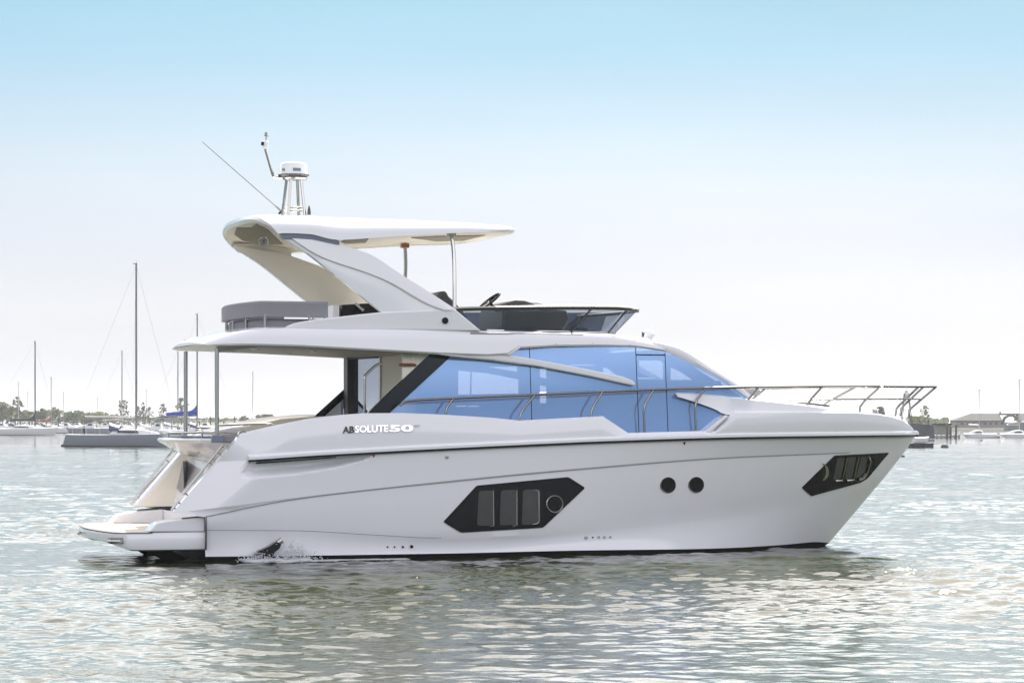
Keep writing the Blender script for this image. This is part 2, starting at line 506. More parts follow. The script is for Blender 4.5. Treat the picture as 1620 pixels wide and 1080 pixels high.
# air scoop pressed into the side below the rub rail
sc = [Pf(*q, L1['bf']) for q in [(368, 758.5), (400, 756.5), (470, 750.5), (530, 741), (575, 729), (600, 717)]]
scx = [q[0] for q in sc]; scz = [q[2] for q in sc]
sx0, sx1 = scx[0], scx[-1]
for i, r in enumerate(up):
    for j in range(len(r)):
        x, z = r[j, 0], r[j, 2]
        if sx0 - .4 < x < sx1:
            zb = np.interp(x, scx, scz); ztop = L1['fz'](x)
            h = ztop - zb
            if z > zb and h > 0.02:
                u = (z - zb) / max(h, .02)
                d = float(sstep(0.0, .45, u)) * 0.19 * float(sstep(0.02, .26, h))
                # the aft end runs out along a slanting line
                xa = sx0 + (z - scz[0]) * 0.75
                d *= float(sstep(xa - .02, xa + .28, x))
                r[j, 1] += d
PZ0h = P(249, 869, -2.05)[2]
hull = MB()
rowsA = up + [l2b] + blend(l2b, l3, 6, 0.012)[1:] + blend(l3, l4, 6, -0.02)[1:]
hull.loft(rowsA, mirror=True)
# closing wall at the stern of the white hull, platform level down
yy = np.linspace(-1, 1, 9)
tw0, tw1, tw2 = [(rowsA[31][0, 0] + .01, k * 2.17, rowsA[31][0, 2]) for k in yy], [(l4[0, 0] + .01, k * 2.05, PZ0h) for k in yy], [(l4[0, 0] + .15, k * 1.6, -.5) for k in yy]
hull.loft([tw0, tw1])
hull_o = hull.build('hull', M['gel'], yacht, ang=14)
dep = hull_o.evaluated_get(bpy.context.evaluated_depsgraph_get())
hv = [v.co.copy() for v in hull_o.data.vertices]; hf = [tuple(p.vertices) for p in hull_o.data.polygons]
BVH = BVHTree.FromPolygons(hv, hf)
MB().loft([tw1, tw2]).loft([l4, l5, l6], mirror=True).build('antifouling', M['boot'], yacht, ang=25)

def seam(L, x_to, name, r=.009, off=.004):
    pts_ = [tuple(p + np.array([0, -off, 0])) for p in L if p[0] < x_to]
    MB().tube(pts_, r, 6, mirror=True).build(name, M['seam'], yacht)
seam(l2b + np.array([0, 0, .008]), P(1350, 714, -.9)[0], 'hull_seam', .008, .008)
seam(l3, P(700, 850, -2.1)[0], 'hull_seam', .006, -.001)
low_ = [hull_hit0 for hull_hit0 in []]
# bulwark with a rolled top and an inner face
zin = l1[:, 2] + 0.02
def inb(a, d, dz=0.0):
    r = a.copy()
    r[:, 1] = np.minimum(r[:, 1] + d, -0.0)
    r[:, 2] += dz
    return r
bl = MB()
outer = blend(l1 + np.array([0, 0.0, 0.0]), l0, 6, 0.03)
top1 = inb(l0, 0.03, 0.022); top2 = inb(l0, 0.11, 0.022); top3 = inb(l0, 0.14, -0.01)
inn = inb(l1, 0.2); inn[:, 2] = np.minimum(l1[:, 2], l0[:, 2] - .05)
inn[:, 0] = l0[:, 0]
bl.loft(outer + [top1, top2, top3, inn], mirror=True)
bl.build('bulwark', M['gel'], yacht, ang=32)

# rub rail: white lip over a black insert
k0 = int(np.searchsorted(l1[:, 0], P(389, 729, -2.2)[0]))
def rail_rows(off_y, dz):
    r = l1[k0:].copy()
    r[:, 1] -= off_y * np.clip(-r[:, 1] / .2, 0.15, 1); r[:, 2] += dz
    r[-1, 0] += off_y
    return r
MB().loft([rail_rows(-.02, .085), rail_rows(.03, .078), rail_rows(.058, .05), rail_rows(.058, .008), rail_rows(-.02, .004)], mirror=True).build('rub_rail', M['gel'], yacht, ang=40)
MB().loft([rail_rows(-.02, .003), rail_rows(.045, .003), rail_rows(.045, -.026), rail_rows(-.02, -.03)], mirror=True).build('rail_insert', M['black'], yacht, ang=40)

# side decks and foredeck
dk = MB()
xb0 = P(545, 650, 0)[0]
kd = [i for i in range(len(tt)) if l1[i, 0] > xb0]
xfd = P(1150, 655, -2)[0]
rows = []
for i in kd:
    z = l1[i, 2] + .03 + .0 * l1[i, 0]
    zf = l0[i, 2] - .06
    w = float(sstep(xfd, xfd + .5, l1[i, 0]))
    z = z * (1 - w) + zf * w
    b = max(0.0, -l1[i, 1] - .1)
    rows.append([(l0[i, 0], k * b, z + .03 * (1 - k * k)) for k in np.linspace(-1, 1, 9)])
dk.loft(rows)
dk.build('deck', M['gel'], yacht, ang=30)

# ---- decals: plates that follow the hull
def hull_hit(px, py, off):
    d = ((px - CX) / F, 1.0, (HZ - py) / F)
    dl = Vector((ct * d[0] + st * d[1], -st * d[0] + ct * d[1], d[2])).normalized()
    loc, nor, i, dist = BVH.ray_cast(cl, dl)
    if loc is None:
        return Vector(P(px, py, -2.1))
    if nor.dot(dl) > 0: nor = -nor
    return loc + nor * off
def rounded(pts, r, n=4):
    out = []
    m = len(pts)
    for i in range(m):
        p = Vector(pts[i]); a = Vector(pts[i - 1]) - p; b = Vector(pts[(i + 1) % m]) - p
        ra = min(r, a.length * .45); rb = min(r, b.length * .45)
        A = p + a.normalized() * ra; B = p + b.normalized() * rb
        for k in range(n + 1):
            t = k / n
            out.append(tuple(A * (1 - t) ** 2 + p * 2 * t * (1 - t) + B * t * t))
    return out
def plate(mb, pts, off, thick=0.02, step=14, hit=hull_hit, mirror=True):
    bm = bmesh.new()
    vs = [bm.verts.new((a, b, 0)) for a, b in pts]
    bm.faces.new(vs)
    xs = [p[0] for p in pts]; ys = [p[1] for p in pts]
    for c, lo, hi, ax in ((0, min(xs), max(xs), (1, 0, 0)), (1, min(ys), max(ys), (0, 1, 0))):
        k = lo + step
        while k < hi:
            co = [0, 0, 0]; co[c] = k
            bmesh.ops.bisect_plane(bm, geom=bm.verts[:] + bm.edges[:] + bm.faces[:], plane_co=co, plane_no=ax)
            k += step
    bmesh.ops.triangulate(bm, faces=bm.faces[:])
    bm.verts.index_update()
    b = len(mb.v); n = len(bm.verts)
    top = [hit(v.co.x, v.co.y, off) for v in bm.verts]
    bot = [hit(v.co.x, v.co.y, off - thick) for v in bm.verts]
    F_ = [tuple(v.index for v in f.verts) for f in bm.faces]
    E_ = [(e.verts[0].index, e.verts[1].index) for e in bm.edges if len(e.link_faces) == 1]
    bm.free()
    for sgn in ((1, -1) if mirror else (1,)):
        b = len(mb.v)
        mb.v += [(p.x, p.y * sgn, p.z) for p in top] + [(p.x, p.y * sgn, p.z) for p in bot]
        mb.f += [tuple(b + i for i in f) for f in F_]
        mb.f += [(b + i, b + j, b + n + j, b + n + i) for i, j in E_]
    return mb
def circle(cx, cy, rx, ry=None, n=24):
    ry = ry or rx
    return [(cx + rx * math.cos(2 * math.pi * k / n), cy + ry * math.sin(2 * math.pi * k / n)) for k in range(n)]
def ring(mb, cx, cy, r, off, th=0.012, hit=hull_hit):
    for s in (1, -1):
        pts = [hit(a, b, off) for a, b in circle(cx, cy, r, r * 1.03, 28)]
        mb.tube([(p.x, p.y * s, p.z) for p in pts + pts[:2]], th, 6)

# hull windows
hw = plate(MB(), rounded([(701, 825), (754, 767.5), (899, 754), (925.5, 771), (859, 834), (729, 842)], 3), 0.012, 0.03).build('hull_window', M['black'], yacht, ang=25)
for q in ([(757, 776), (781, 775), (780, 830.5), (754, 831)], [(792, 775), (817, 774), (817, 829.5), (790, 830.5)], [(827, 774), (853, 773.5), (853, 828), (825, 829.5)]):
    o = plate(MB(), rounded(q, 5), 0.018, 0.01).build('pane', M['hullpane'], hw, ang=25)
for q in ([(780, 775.5), (780.5, 831), (775, 831.5)], [(817, 775), (817, 830), (811, 831)], [(846, 774.5), (852, 776.5), (852.5, 824), (849, 828), (842, 829)]):
    fr = MB()
    for s in (1, -1):
        fr.tube([(p.x, p.y * s, p.z) for p in [hull_hit(a, b, .02) for a, b in q]], 0.011, 6)
    fr.build('window_frame', M['chrome'], hw)
rg = MB(); ring(rg, 877, 796.5, 12.6, 0.02, 0.012); rg.build('porthole_ring', M['chrome'], hw)
bw = plate(MB(), rounded([(1268, 771), (1320, 720), (1406, 715.5), (1372, 756), (1360.5, 763), (1283, 784)], 2), 0.012, 0.03, 8).build('hull_window', M['black'], yacht, ang=25)
for q in ([(1339, 723), (1331, 758.5), (1320, 760)], [(1357, 721.5), (1349, 757.5), (1338, 759.5)], [(1373, 722), (1376, 729), (1370, 748), (1365, 755), (1357, 758)]):
    fr = MB()
    for s in (1, -1):
        fr.tube([(p.x, p.y * s, p.z) for p in [hull_hit(a, b, .02) for a, b in q]], 0.024, 6)
    fr.build('window_frame', M['chrome'], bw)
for q in ([(1324, 724), (1336, 723), (1329, 756), (1317, 758)], [(1342, 723), (1354, 722), (1347, 755), (1335, 757)], [(1361, 722), (1371, 723), (1367, 745), (1358, 753), (1353, 755)]):
    plate(MB(), rounded(q, 2), 0.017, 0.01).build('pane', M['hullpane'], bw, ang=25)
cr = []
for k in range(9):
    a = R(-75 + 150 * k / 8); cr.append((1299 + 13 * math.cos(a) * .85, 746 + 14 * math.sin(a)))
for k in range(9):
    a = R(75 - 150 * k / 8); cr.append((1298 + 9.0 * math.cos(a) * .85, 745 + 13.0 * math.sin(a)))
plate(MB(), cr, 0.02, 0.01, 6).build('porthole_ring', M['chrome'], bw)
for cx, cy in ((1057, 766.5), (1101.6, 766)):
    o = plate(MB(), circle(cx, cy, 11.5, 12.2), 0.012, 0.03, 6).build('porthole', M['black'], yacht, ang=25)
    rg = MB(); ring(rg, cx - .6, cy + .6, 12.0, 0.004, 0.008); rg.build('porthole_ring', M['chrome'], o)
# little skin fittings
for cx, cy, r, m in ((613, 864.5, 1.3, 'black'), (624, 864.5, 1.3, 'black'), (637, 864.5, 1.8, 'black'), (651, 864, 2.6, 'black'), (927, 850, 2.4, 'chrome'), (937.5, 849.5, 1.2, 'black'), (947, 849.2, 1.9, 'chrome'), (956, 849, 1.9, 'chrome'), (965.5, 848.8, 1.7, 'chrome'), (707, 723, 2.6, 'chrome')):
    plate(MB(), circle(cx, cy, r, n=10), 0.015, 0.03, 50).build('drain_fitting', M[m], yacht, ang=25)
plate(MB(), [(588.5, 719.5), (593.5, 719), (591, 724)], 0.012, 0.02, 50).build('warning_mark', M['red'], yacht)
plate(MB(), [(1080.5, 699.3), (1084.5, 699), (1082.5, 703.5)], 0.012, 0.02, 50).build('warning_mark', M['black'], yacht)
plate(MB(), rounded([(405, 731.5), (532, 722.5), (532, 724), (405, 733.4)], .6), 0.006, 0.02, 20).build('vent_slit', M['rubber'], yacht)

# name on the bulwark
bv = [v for v in bpy.data.objects['bulwark'].data.vertices]
BV2 = BVHTree.FromPolygons([v.co.copy() for v in bv], [tuple(p.vertices) for p in bpy.data.objects['bulwark'].data.polygons])
def bul_hit(px, py, off):
    d = ((px - CX) / F, 1.0, (HZ - py) / F)
    dl = Vector((ct * d[0] + st * d[1], -st * d[0] + ct * d[1], d[2])).normalized()
    loc, nor, i, dist = BV2.ray_cast(cl, dl)
    if loc is None: return Vector(P(px, py, -2.2))
    if nor.dot(dl) > 0: nor = -nor
    return loc + nor * off
def lettering(text, px0, px1, pybase, pytop, name, m, slope=0.0, shear=0.0, parent=yacht, hit=bul_hit, thick=.02, off=0.02, bold=0.0):
    cu = bpy.data.curves.new('txt', 'FONT'); cu.body = text; cu.size = 1; cu.shear = shear; cu.offset = bold; cu.resolution_u = 3
    ob = bpy.data.objects.new('txt', cu); COL.objects.link(ob)
    dg = bpy.context.evaluated_depsgraph_get()
    me = bpy.data.meshes.new_from_object(ob.evaluated_get(dg))
    bpy.data.objects.remove(ob)
    vs = np.array([v.co[:] for v in me.vertices])
    x0, x1 = vs[:, 0].min(), vs[:, 0].max(); y0, y1 = vs[:, 1].min(), vs[:, 1].max()
    bm = bmesh.new(); bm.from_mesh(me)
    mb = MB()
    def mp(c):
        a = (c[0] - x0) / (x1 - x0); b = (c[1] - y0) / (y1 - y0)
        return px0 + a * (px1 - px0), pybase + (pytop - pybase) * b + slope * a
    bm.verts.index_update()
    top = [hit(*mp(v.co), off) for v in bm.verts]; bot = [hit(*mp(v.co), off - thick) for v in bm.verts]
    n = len(top)
    mb.v = [tuple(p) for p in top] + [tuple(p) for p in bot]
    mb.f = [tuple(v.index for v in f.verts) for f in bm.faces]
    mb.f += [(e.verts[0].index, e.verts[1].index, n + e.verts[1].index, n + e.verts[0].index) for e in bm.edges if len(e.link_faces) == 1]
    bm.free()
    return mb.build(name, m, parent, ang=20, recalc=False)
lettering('AB', 542, 560, 685, 674.5, 'nameplate', M['dkgrey'], -0.6, 0.0, bold=.018)
lettering('SOLUTE', 561.5, 613.5, 684.2, 673.5, 'nameplate', M['chromeletter'], -1.2, 0.0, bold=.018)
lettering('50', 616, 653, 683, 672.6, 'nameplate', M['chromeletter'], -0.5, 0.0, bold=.028)
lettering('FLY', 655.5, 664, 675, 672, 'nameplate', M['chrome'], -0.3)

# underwater exhaust flap by the splash
fl = MB()
fl.prism(poly([(402, 878), (408, 871), (424, 864), (437, 856), (444, 860), (441, 867), (433, 873), (430, 881), (416, 884)], -2.2), -2.27, -2.05)
fl.build('exhaust_flap', M['black'], yacht, bevel=.01)
MB().tube([P(438.5, 858.5, -2.22), P(446, 854, -2.22)], [.045, .055], 12).build('exhaust_tip', M['chrome'], yacht)

# ---- swim platform
PZ0, PZ1 = P(249, 869, -2.05)[2], P(249, 842, -2.05)[2]
half = [(0.0, 2.08), (-0.6, 2.08), (-1.08, 2.05), (-1.33, 1.93), (-1.46, 1.66), (-1.53, 1.2), (-1.58, .6), (-1.60, 0)]
half = [tuple(p) for p in catmull(half, 4)]
loopp = half + [(x, -y) for x, y in half[::-1][1:]]
def lp(sx, z, dx=0.0, lift=0.0, only=None):
    return [(x * (1 if x > -.02 else sx), y * (0.5 + 0.5 * sx), z + lift * float(sstep(1.2, 1.6, -x))) for x, y in loopp if only is None or x < only]
sp = MB()
sp.loft([lp(.95, PZ0 - .02, lift=.12), lp(.985, PZ0 + .0, lift=.11), lp(1.0, PZ0 + .07, lift=.08), lp(1.0, PZ1 - .03), lp(.985, PZ1)], caps=True)
sp.build('swim_platform', M['gel'], yacht, ang=35)
MB().loft([lp(.955, PZ1 + .002), lp(.95, PZ1 + .012)], caps=True).build('platform_deck', M['teak'], yacht)
MB().loft([lp(1.003, PZ1 - .010, only=-.86), lp(1.003, PZ1 - .001, only=-.86), lp(.97, PZ1 + .003, only=-.86)]).build('platform_trim', M['rubber'], yacht)
bx = MB()
bxp = poly([(236, 841), (247, 827.5), (262, 823.5), (324.5, 816.5), (324.5, 841)], -2.08)
bx.prism(bxp, -2.085, -1.62, mirror=True)
bx.build('platform_locker', M['gel'], yacht, bevel=.02)
gap = MB(); gap.prism(poly([(324.7, 816), (325.7, 816), (325.7, 869), (324.7, 869)], -2.1), -2.175, -1.9, mirror=True)
gap.tube([P(288, 819.6, -2.09), P(325, 815.6, -2.09)], .010, 6, mirror=True)
gap.build('locker_seam', M['rubber'], yacht)
# platform cleat in its recess, stern light
BV4 = BVHTree.FromPolygons([v.co.copy() for v in bpy.data.objects['swim_platform'].data.vertices], [tuple(p.vertices) for p in bpy.data.objects['swim_platform'].data.polygons])
def pf_hit(px, py, off):
    d = ((px - CX) / F, 1.0, (HZ - py) / F)
    dl = Vector((ct * d[0] + st * d[1], -st * d[0] + ct * d[1], d[2])).normalized()
    loc, nor, i, dist = BV4.ray_cast(cl, dl)
    if loc is None: return Vector(P(px, py, -1.9))
    return loc - dl * off
plate(MB(), [(170.5, 850), (195, 850), (195, 860), (171, 859)], .006, .02, 4, pf_hit, False).build('cleat_recess', M['seam'], yacht)
MB().tube([tuple(pf_hit(172, 855.5, .06)), tuple(pf_hit(192, 856, .06))], .028, 8).tube([tuple(pf_hit(176, 852.5, .03)), tuple(pf_hit(176, 858.5, .03))], .022, 8).tube([tuple(pf_hit(189, 853, .03)), tuple(pf_hit(189, 859, .03))], .022, 8).build('mooring_cleat', M['chrome'], yacht)
MB().tube([(-1.46, 1.5, PZ0 + .17), (-1.57, 1.1, PZ0 + .16), (-1.63, .6, PZ0 + .16)], .03, 8, 4).build('stern_fender', M['chrome'], yacht)
# under the platform: struts and drives
ud = MB()
for y in (-.8, .8):
    ud.prism([(-.9, PZ0 + .03), (-.55, PZ0 + .03), (.05, -.05), (.05, -.25), (-.1, -.25)], y - .06, y + .06)
ud.build('platform_lift', M['boot'], yacht, bevel=.02)

# ---- transom, quarter wings, cockpit
wing = MB()
wp = poly([(275, 811), (380, 689), (398, 685), (440, 676), (470, 672), (470, 811)], -1.95)
wing.prism(wp, -2.0, -1.68, mirror=True)
wing.build('quarter_wing', M['gel'], yacht, bevel=.03)
liner = MB()
lnp = poly([(282, 811), (383, 693), (440, 680), (520, 662), (575, 658), (600, 657), (600, 811)], -1.85)
liner.prism(lnp, -1.70, -1.655, mirror=True)
liner.build('cockpit_liner', M['cream'], yacht)
zc = 1.28                                  # cockpit sole
xt = 0.55
xbk = P(603, 600, 0.2)[0]                  # saloon bulkhead
MB().box((xt, -1.68, zc - .08), (xbk + .2, 1.68, zc)).build('cockpit_sole', M['teak'], yacht)
tb, tp2_ = P(262, 814, 1.66), P(296, 727, 1.66)
tr = MB()
tr.prism([(tb[0], PZ1), (tp2_[0], tp2_[2]), (tp2_[0] + .12, 1.75), (1.3, 1.75), (1.3, PZ1)], -.2, 1.68)
for k in range(4):
    tr.box((tb[0] + .12 + .24 * k, -1.68, PZ1), (1.3, -.2, PZ1 + .2 * (k + 1)))
tr.build('transom', M['gel'], yacht, bevel=.03)
BV3 = BVHTree.FromPolygons([v.co.copy() for v in bpy.data.objects['transom'].data.vertices], [tuple(p.vertices) for p in bpy.data.objects['transom'].data.polygons])
def bvh_hit(B_, ydef):
    def f(px, py, off):
        d = ((px - CX) / F, 1.0, (HZ - py) / F)
        dl = Vector((ct * d[0] + st * d[1], -st * d[0] + ct * d[1], d[2])).normalized()
        loc, nor, i, dist = B_.ray_cast(cl, dl)
        if loc is None: return Vector(P(px, py, ydef)) - dl * off
        if nor.dot(dl) > 0: nor = -nor
        return loc + nor * off
    return f
tr_hit = bvh_hit(BV3, 0.5)
plate(MB(), [(289, 729), (296, 729), (292, 772), (286, 779), (280.5, 772)], .012, .02, 60, tr_hit, False).build('stair_gate', M['seam'], yacht)
MB().tube([tuple(tr_hit(297.5, 729, .03)), tuple(tr_hit(292.8, 773, .03))], .014, 8).build('stair_handrail', M['chrome'], yacht)
# cantilevered transom cabinet (galley) with a rail
ya, yb = -1.05, 1.72
xa0 = P(247, 694, 1.2)[0]
ztop = P(345, 693, -1.05)[2]
def cab(x0, ins, z, xi=1.35): 
    y0, y1 = ya + ins * .6, yb - ins
    pts = [(xi, y0), (x0 + .9, y0), (x0 + .35, y0 + .18), (x0 + .08, y0 + .7), (x0, y0 + 1.3), (x0 + .02, y1 - .5), (x0 + .12, y1 - .12), (x0 + .3, y1), (xi, y1)]
    return [(a, b, z) for a, b in pts]
cb = MB()
cb.loft([cab(xa0 + .75, .35, ztop - .42), cab(xa0 + .35, .18, ztop - .27), cab(xa0 + .02, .02, ztop - .07), cab(xa0, 0, ztop - .03), cab(xa0 + .03, .02, ztop)], closed=True, caps=True)
cb.build('transom_cabinet', M['gel'], yacht, ang=22)
MB().loft([cab(xa0 + .08, .06, ztop + .01), cab(xa0 + .08, .06, ztop + .035)], closed=True, caps=True).build('cabinet_top', M['band'], yacht)
rl = MB(); q = cab(xa0 + .05, .05, ztop + .09)
rl.tube(q[1:8], .016, 8)
for a in q[1:8]: rl.tube([a, (a[0], a[1], ztop)], .012, 6)
rl.build('cabinet_rail', M['chrome'], yacht)
# cockpit sofa and table behind the cabinet
sf = MB(); sf.box((1.35, -.9, zc), (1.95, 1.62, zc + .42)); sf.box((1.2, -.9, zc + .42), (1.42, 1.62, zc + .74))
sf.build('cockpit_sofa', M['grey'], yacht, bevel=.06)
# corner posts of the overhang
xp = P(343, 600, -1.45)[0]
for y, (pt_, pb_) in ((-1.45, (553, 698)), (1.22, (551, 698))):
    zt = P(343, pt_, -1.45)[2]; zb = P(343, pb_, -1.45)[2]
    o = MB().tube([(xp, y, zb), (xp, y, zt + .02)], .036, 14).build('overhang_post', M['chrome'], yacht)
    MB().box((xp - .09, y - .07, zb - .02), (xp + .11, y + .05, zb + .10)).build('post_bracket', M['band'], yacht, bevel=.015)
MB().tube([P(430, 676, 1.3), P(428, 671, 1.3), P(395, 671, 1.3), P(345, 673, 1.3)], .022, 8, 3).build('cockpit_rail', M['chrome'], yacht)
MB().tube([P(377, 688, -1.85), P(379, 682.5, -1.85), P(388, 681, -1.85), P(393, 687, -1.85)], .02, 8, 3, mirror=True).build('fairlead', M['chrome'], yacht)
# handrails on the wings
hr = MB()
for s in (1, -1):
    def q(px, py, y=-1.9, dy=0.0):
        a = P(px, py, y); return (a[0], a[1] * s, a[2])
    hr.tube([q(271, 807), q(284, 790)], .018, 8)
    hr.tube([q(274, 803), q(281, 806)], .014, 6); hr.tube([q(281, 794), q(288, 798)], .014, 6)
    hr.tube([q(289, 782), q(349, 708), q(352, 705.5), q(356, 706), q(355, 709)], .02, 8)
    hr.tube([q(291, 779), q(297, 783)], .014, 6); hr.tube([q(330, 731), q(336, 735)], .014, 6)
    hr.tube([q(344, 716), q(350, 719)], .014, 6)
hr.build('quarter_handrail', M['chrome'], yacht)

# ---- saloon
def wsal(z): return 1.80 - 0.085 * (z - 2.0)
YG = 1.74
def Pg(px, py):
    y = -YG
    for _ in range(8):
        q = P(px, py, y); y = -wsal(q[2])
    return P(px, py, y)
glass_poly = [(600, 660), (712, 563.5), (760, 558), (812, 556), (822, 550.5), (880, 547.5), (950, 547), (1005, 548.5), (1052, 555.5), (1080, 567.5), (1150, 603.5), (1184, 629), (1140, 640), (1146, 655), (1112, 690), (995, 694), (900, 700), (700, 690), (600, 680)]
def clip_poly(pts, a, b, keep_right):
    """clip in pixel space by the mullion line a-b"""
    bm = bmesh.new(); vs = [bm.verts.new((x, y, 0)) for x, y in pts]; bm.faces.new(vs)
    d = Vector((b[0] - a[0], b[1] - a[1], 0)); n = Vector((-d.y, d.x, 0)).normalized()
    if n.x < 0: n = -n
    bmesh.ops.bisect_plane(bm, geom=bm.verts[:] + bm.edges[:] + bm.faces[:], plane_co=(*a, 0), plane_no=n, clear_inner=keep_right, clear_outer=not keep_right)
    out = []
    if bm.faces:
        bm.faces.ensure_lookup_table()
        out = [(l.vert.co.x, l.vert.co.y) for l in bm.faces[0].loops]
    bm.free(); return out
mull = [((837.5, 547), (842.5, 700)), ((1005.5, 547), (1011.5, 700)), ((1052.0, 557.5), (1057.5, 700))]
cuts = []
rest = glass_poly
for a, b in mull:
    cuts.append(clip_poly(rest, a, b, False)); rest = clip_poly(rest, a, b, True)
cuts.append(rest)
def shrink(pts, d):
    c = len(pts); out = []
    area = sum(pts[i][0] * pts[(i + 1) % c][1] - pts[(i + 1) % c][0] * pts[i][1] for i in range(c))
    sg = 1 if area > 0 else -1
    for i in range(c):
        p = Vector(pts[i]); a = (p - Vector(pts[i - 1])); b = (Vector(pts[(i + 1) % c]) - p)
        if a.length < 1e-4 or b.length < 1e-4: out.append(tuple(p)); continue
        a.normalize(); b.normalize()
        n = (Vector((-a.y, a.x)) + Vector((-b.y, b.x)))
        if n.length < 1e-3: out.append(tuple(p)); continue
        n.normalize(); out.append(tuple(p + n * d * sg / max(.4, n.dot(Vector((-a.y, a.x))))))
    return out
def gl_hit(px, py, off):
    q = Pg(px, py); return Vector((q[0], q[1] - off, q[2]))
for c in cuts:
    c2 = shrink(c, 0.55)
    for s in (1, -1):
        mb = MB()
        plate(mb, c2, 0.0, 0.012, 400, gl_hit, mirror=False)
        if s < 0: mb.v = [(x, -y, z) for x, y, z in mb.v]
        mb.build('side_window', M['glass' if s > 0 else 'paleglass'], yacht, ang=20)
# dark frame lines between panes
ml = MB()
for (a, b) in mull:
    for s in (1, -1):
        p0 = Pg(*a); p1 = Pg(*b)
        ml.tube([(p0[0], (p0[1] + .012) * s, p0[2]), (p1[0], (p1[1] + .012) * s, p1[2])], .014, 6)
for s in (1, -1):
    p0 = Pg(1006, 561); p1 = Pg(1052, 561.5)
    ml.tube([(p0[0], (p0[1] - .004) * s, p0[2]), (p1[0], (p1[1] - .004) * s, p1[2])], .010, 6)
    for (a, b) in (((808, 649.5), (1011, 645.5)), ((1011, 645), (1140, 641)), ((960, 668), (1125, 665))):
        p0 = Pg(*a); p1 = Pg(*b)
        ml.tube([(p0[0], (p0[1] + .05) * s, p0[2]), (p1[0], (p1[1] + .05) * s, p1[2])], .012, 6)
ml.build('window_mullion', M['black'], yacht)
# raked black quarter pillar each side
pl = MB()
pp = [(577, 657), (679, 560), (714, 562.5), (606, 662), (577, 668)]
q = [Pg(*a) for a in pp]
pl.prism([(a[0], a[2]) for a in q], [a[1] - .035 for a in q], [a[1] + .06 for a in q], mirror=True)
pl.build('quarter_pillar', M['black'], yacht, bevel=.012)
# saloon inside: lining with the lit openings of the far side
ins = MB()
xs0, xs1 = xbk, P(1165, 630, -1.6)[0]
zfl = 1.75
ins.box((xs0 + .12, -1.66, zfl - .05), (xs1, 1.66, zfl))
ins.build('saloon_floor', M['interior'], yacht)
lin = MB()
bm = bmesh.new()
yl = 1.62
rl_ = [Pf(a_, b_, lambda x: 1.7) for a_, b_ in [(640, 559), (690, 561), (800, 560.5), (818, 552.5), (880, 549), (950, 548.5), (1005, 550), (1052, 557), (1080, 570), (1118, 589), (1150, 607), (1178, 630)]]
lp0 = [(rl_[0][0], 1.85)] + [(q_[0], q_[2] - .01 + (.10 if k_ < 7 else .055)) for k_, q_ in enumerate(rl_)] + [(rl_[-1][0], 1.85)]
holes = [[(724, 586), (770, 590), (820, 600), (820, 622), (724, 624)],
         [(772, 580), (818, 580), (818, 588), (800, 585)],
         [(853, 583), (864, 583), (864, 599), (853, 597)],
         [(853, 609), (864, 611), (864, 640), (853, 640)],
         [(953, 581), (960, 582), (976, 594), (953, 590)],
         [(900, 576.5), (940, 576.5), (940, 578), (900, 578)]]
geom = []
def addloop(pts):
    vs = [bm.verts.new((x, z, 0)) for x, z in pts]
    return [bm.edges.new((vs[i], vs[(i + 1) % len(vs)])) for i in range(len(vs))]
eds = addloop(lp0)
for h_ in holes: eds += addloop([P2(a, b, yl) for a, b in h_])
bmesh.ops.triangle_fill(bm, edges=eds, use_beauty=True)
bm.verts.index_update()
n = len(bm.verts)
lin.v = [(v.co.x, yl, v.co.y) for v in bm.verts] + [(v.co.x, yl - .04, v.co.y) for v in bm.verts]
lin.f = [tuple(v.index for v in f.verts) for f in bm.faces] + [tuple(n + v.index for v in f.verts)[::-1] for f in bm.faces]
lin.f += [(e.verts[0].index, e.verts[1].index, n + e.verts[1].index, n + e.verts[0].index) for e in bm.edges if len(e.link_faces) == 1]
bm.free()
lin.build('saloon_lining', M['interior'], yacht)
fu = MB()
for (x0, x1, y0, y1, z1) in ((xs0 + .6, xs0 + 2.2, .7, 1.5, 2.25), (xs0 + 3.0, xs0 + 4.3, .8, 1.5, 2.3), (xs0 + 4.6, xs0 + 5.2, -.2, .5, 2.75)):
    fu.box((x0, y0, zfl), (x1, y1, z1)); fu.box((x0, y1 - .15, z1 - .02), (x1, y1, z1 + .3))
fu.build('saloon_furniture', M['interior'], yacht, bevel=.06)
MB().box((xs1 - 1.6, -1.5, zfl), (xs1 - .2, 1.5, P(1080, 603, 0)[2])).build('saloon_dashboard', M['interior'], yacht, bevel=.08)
# aft bulkhead, door, grab pole, handle
zb1 = P(560, 559, .5)[2]
def bulk(y0, y1, z0, z1, name, m, dx=0.0, th=.06): return MB().box((xbk + dx, y0, z0), (xbk + dx + th, y1, z1)).build(name, M[m], yacht, bevel=.008)
def yof(px):
    lo, hi = -2.5, 2.5
    for _ in range(40):
        mid = (lo + hi) / 2
        x = P(px, 600, mid)[0]
        if x < xbk: hi = mid
        else: lo = mid
    return (lo + hi) / 2
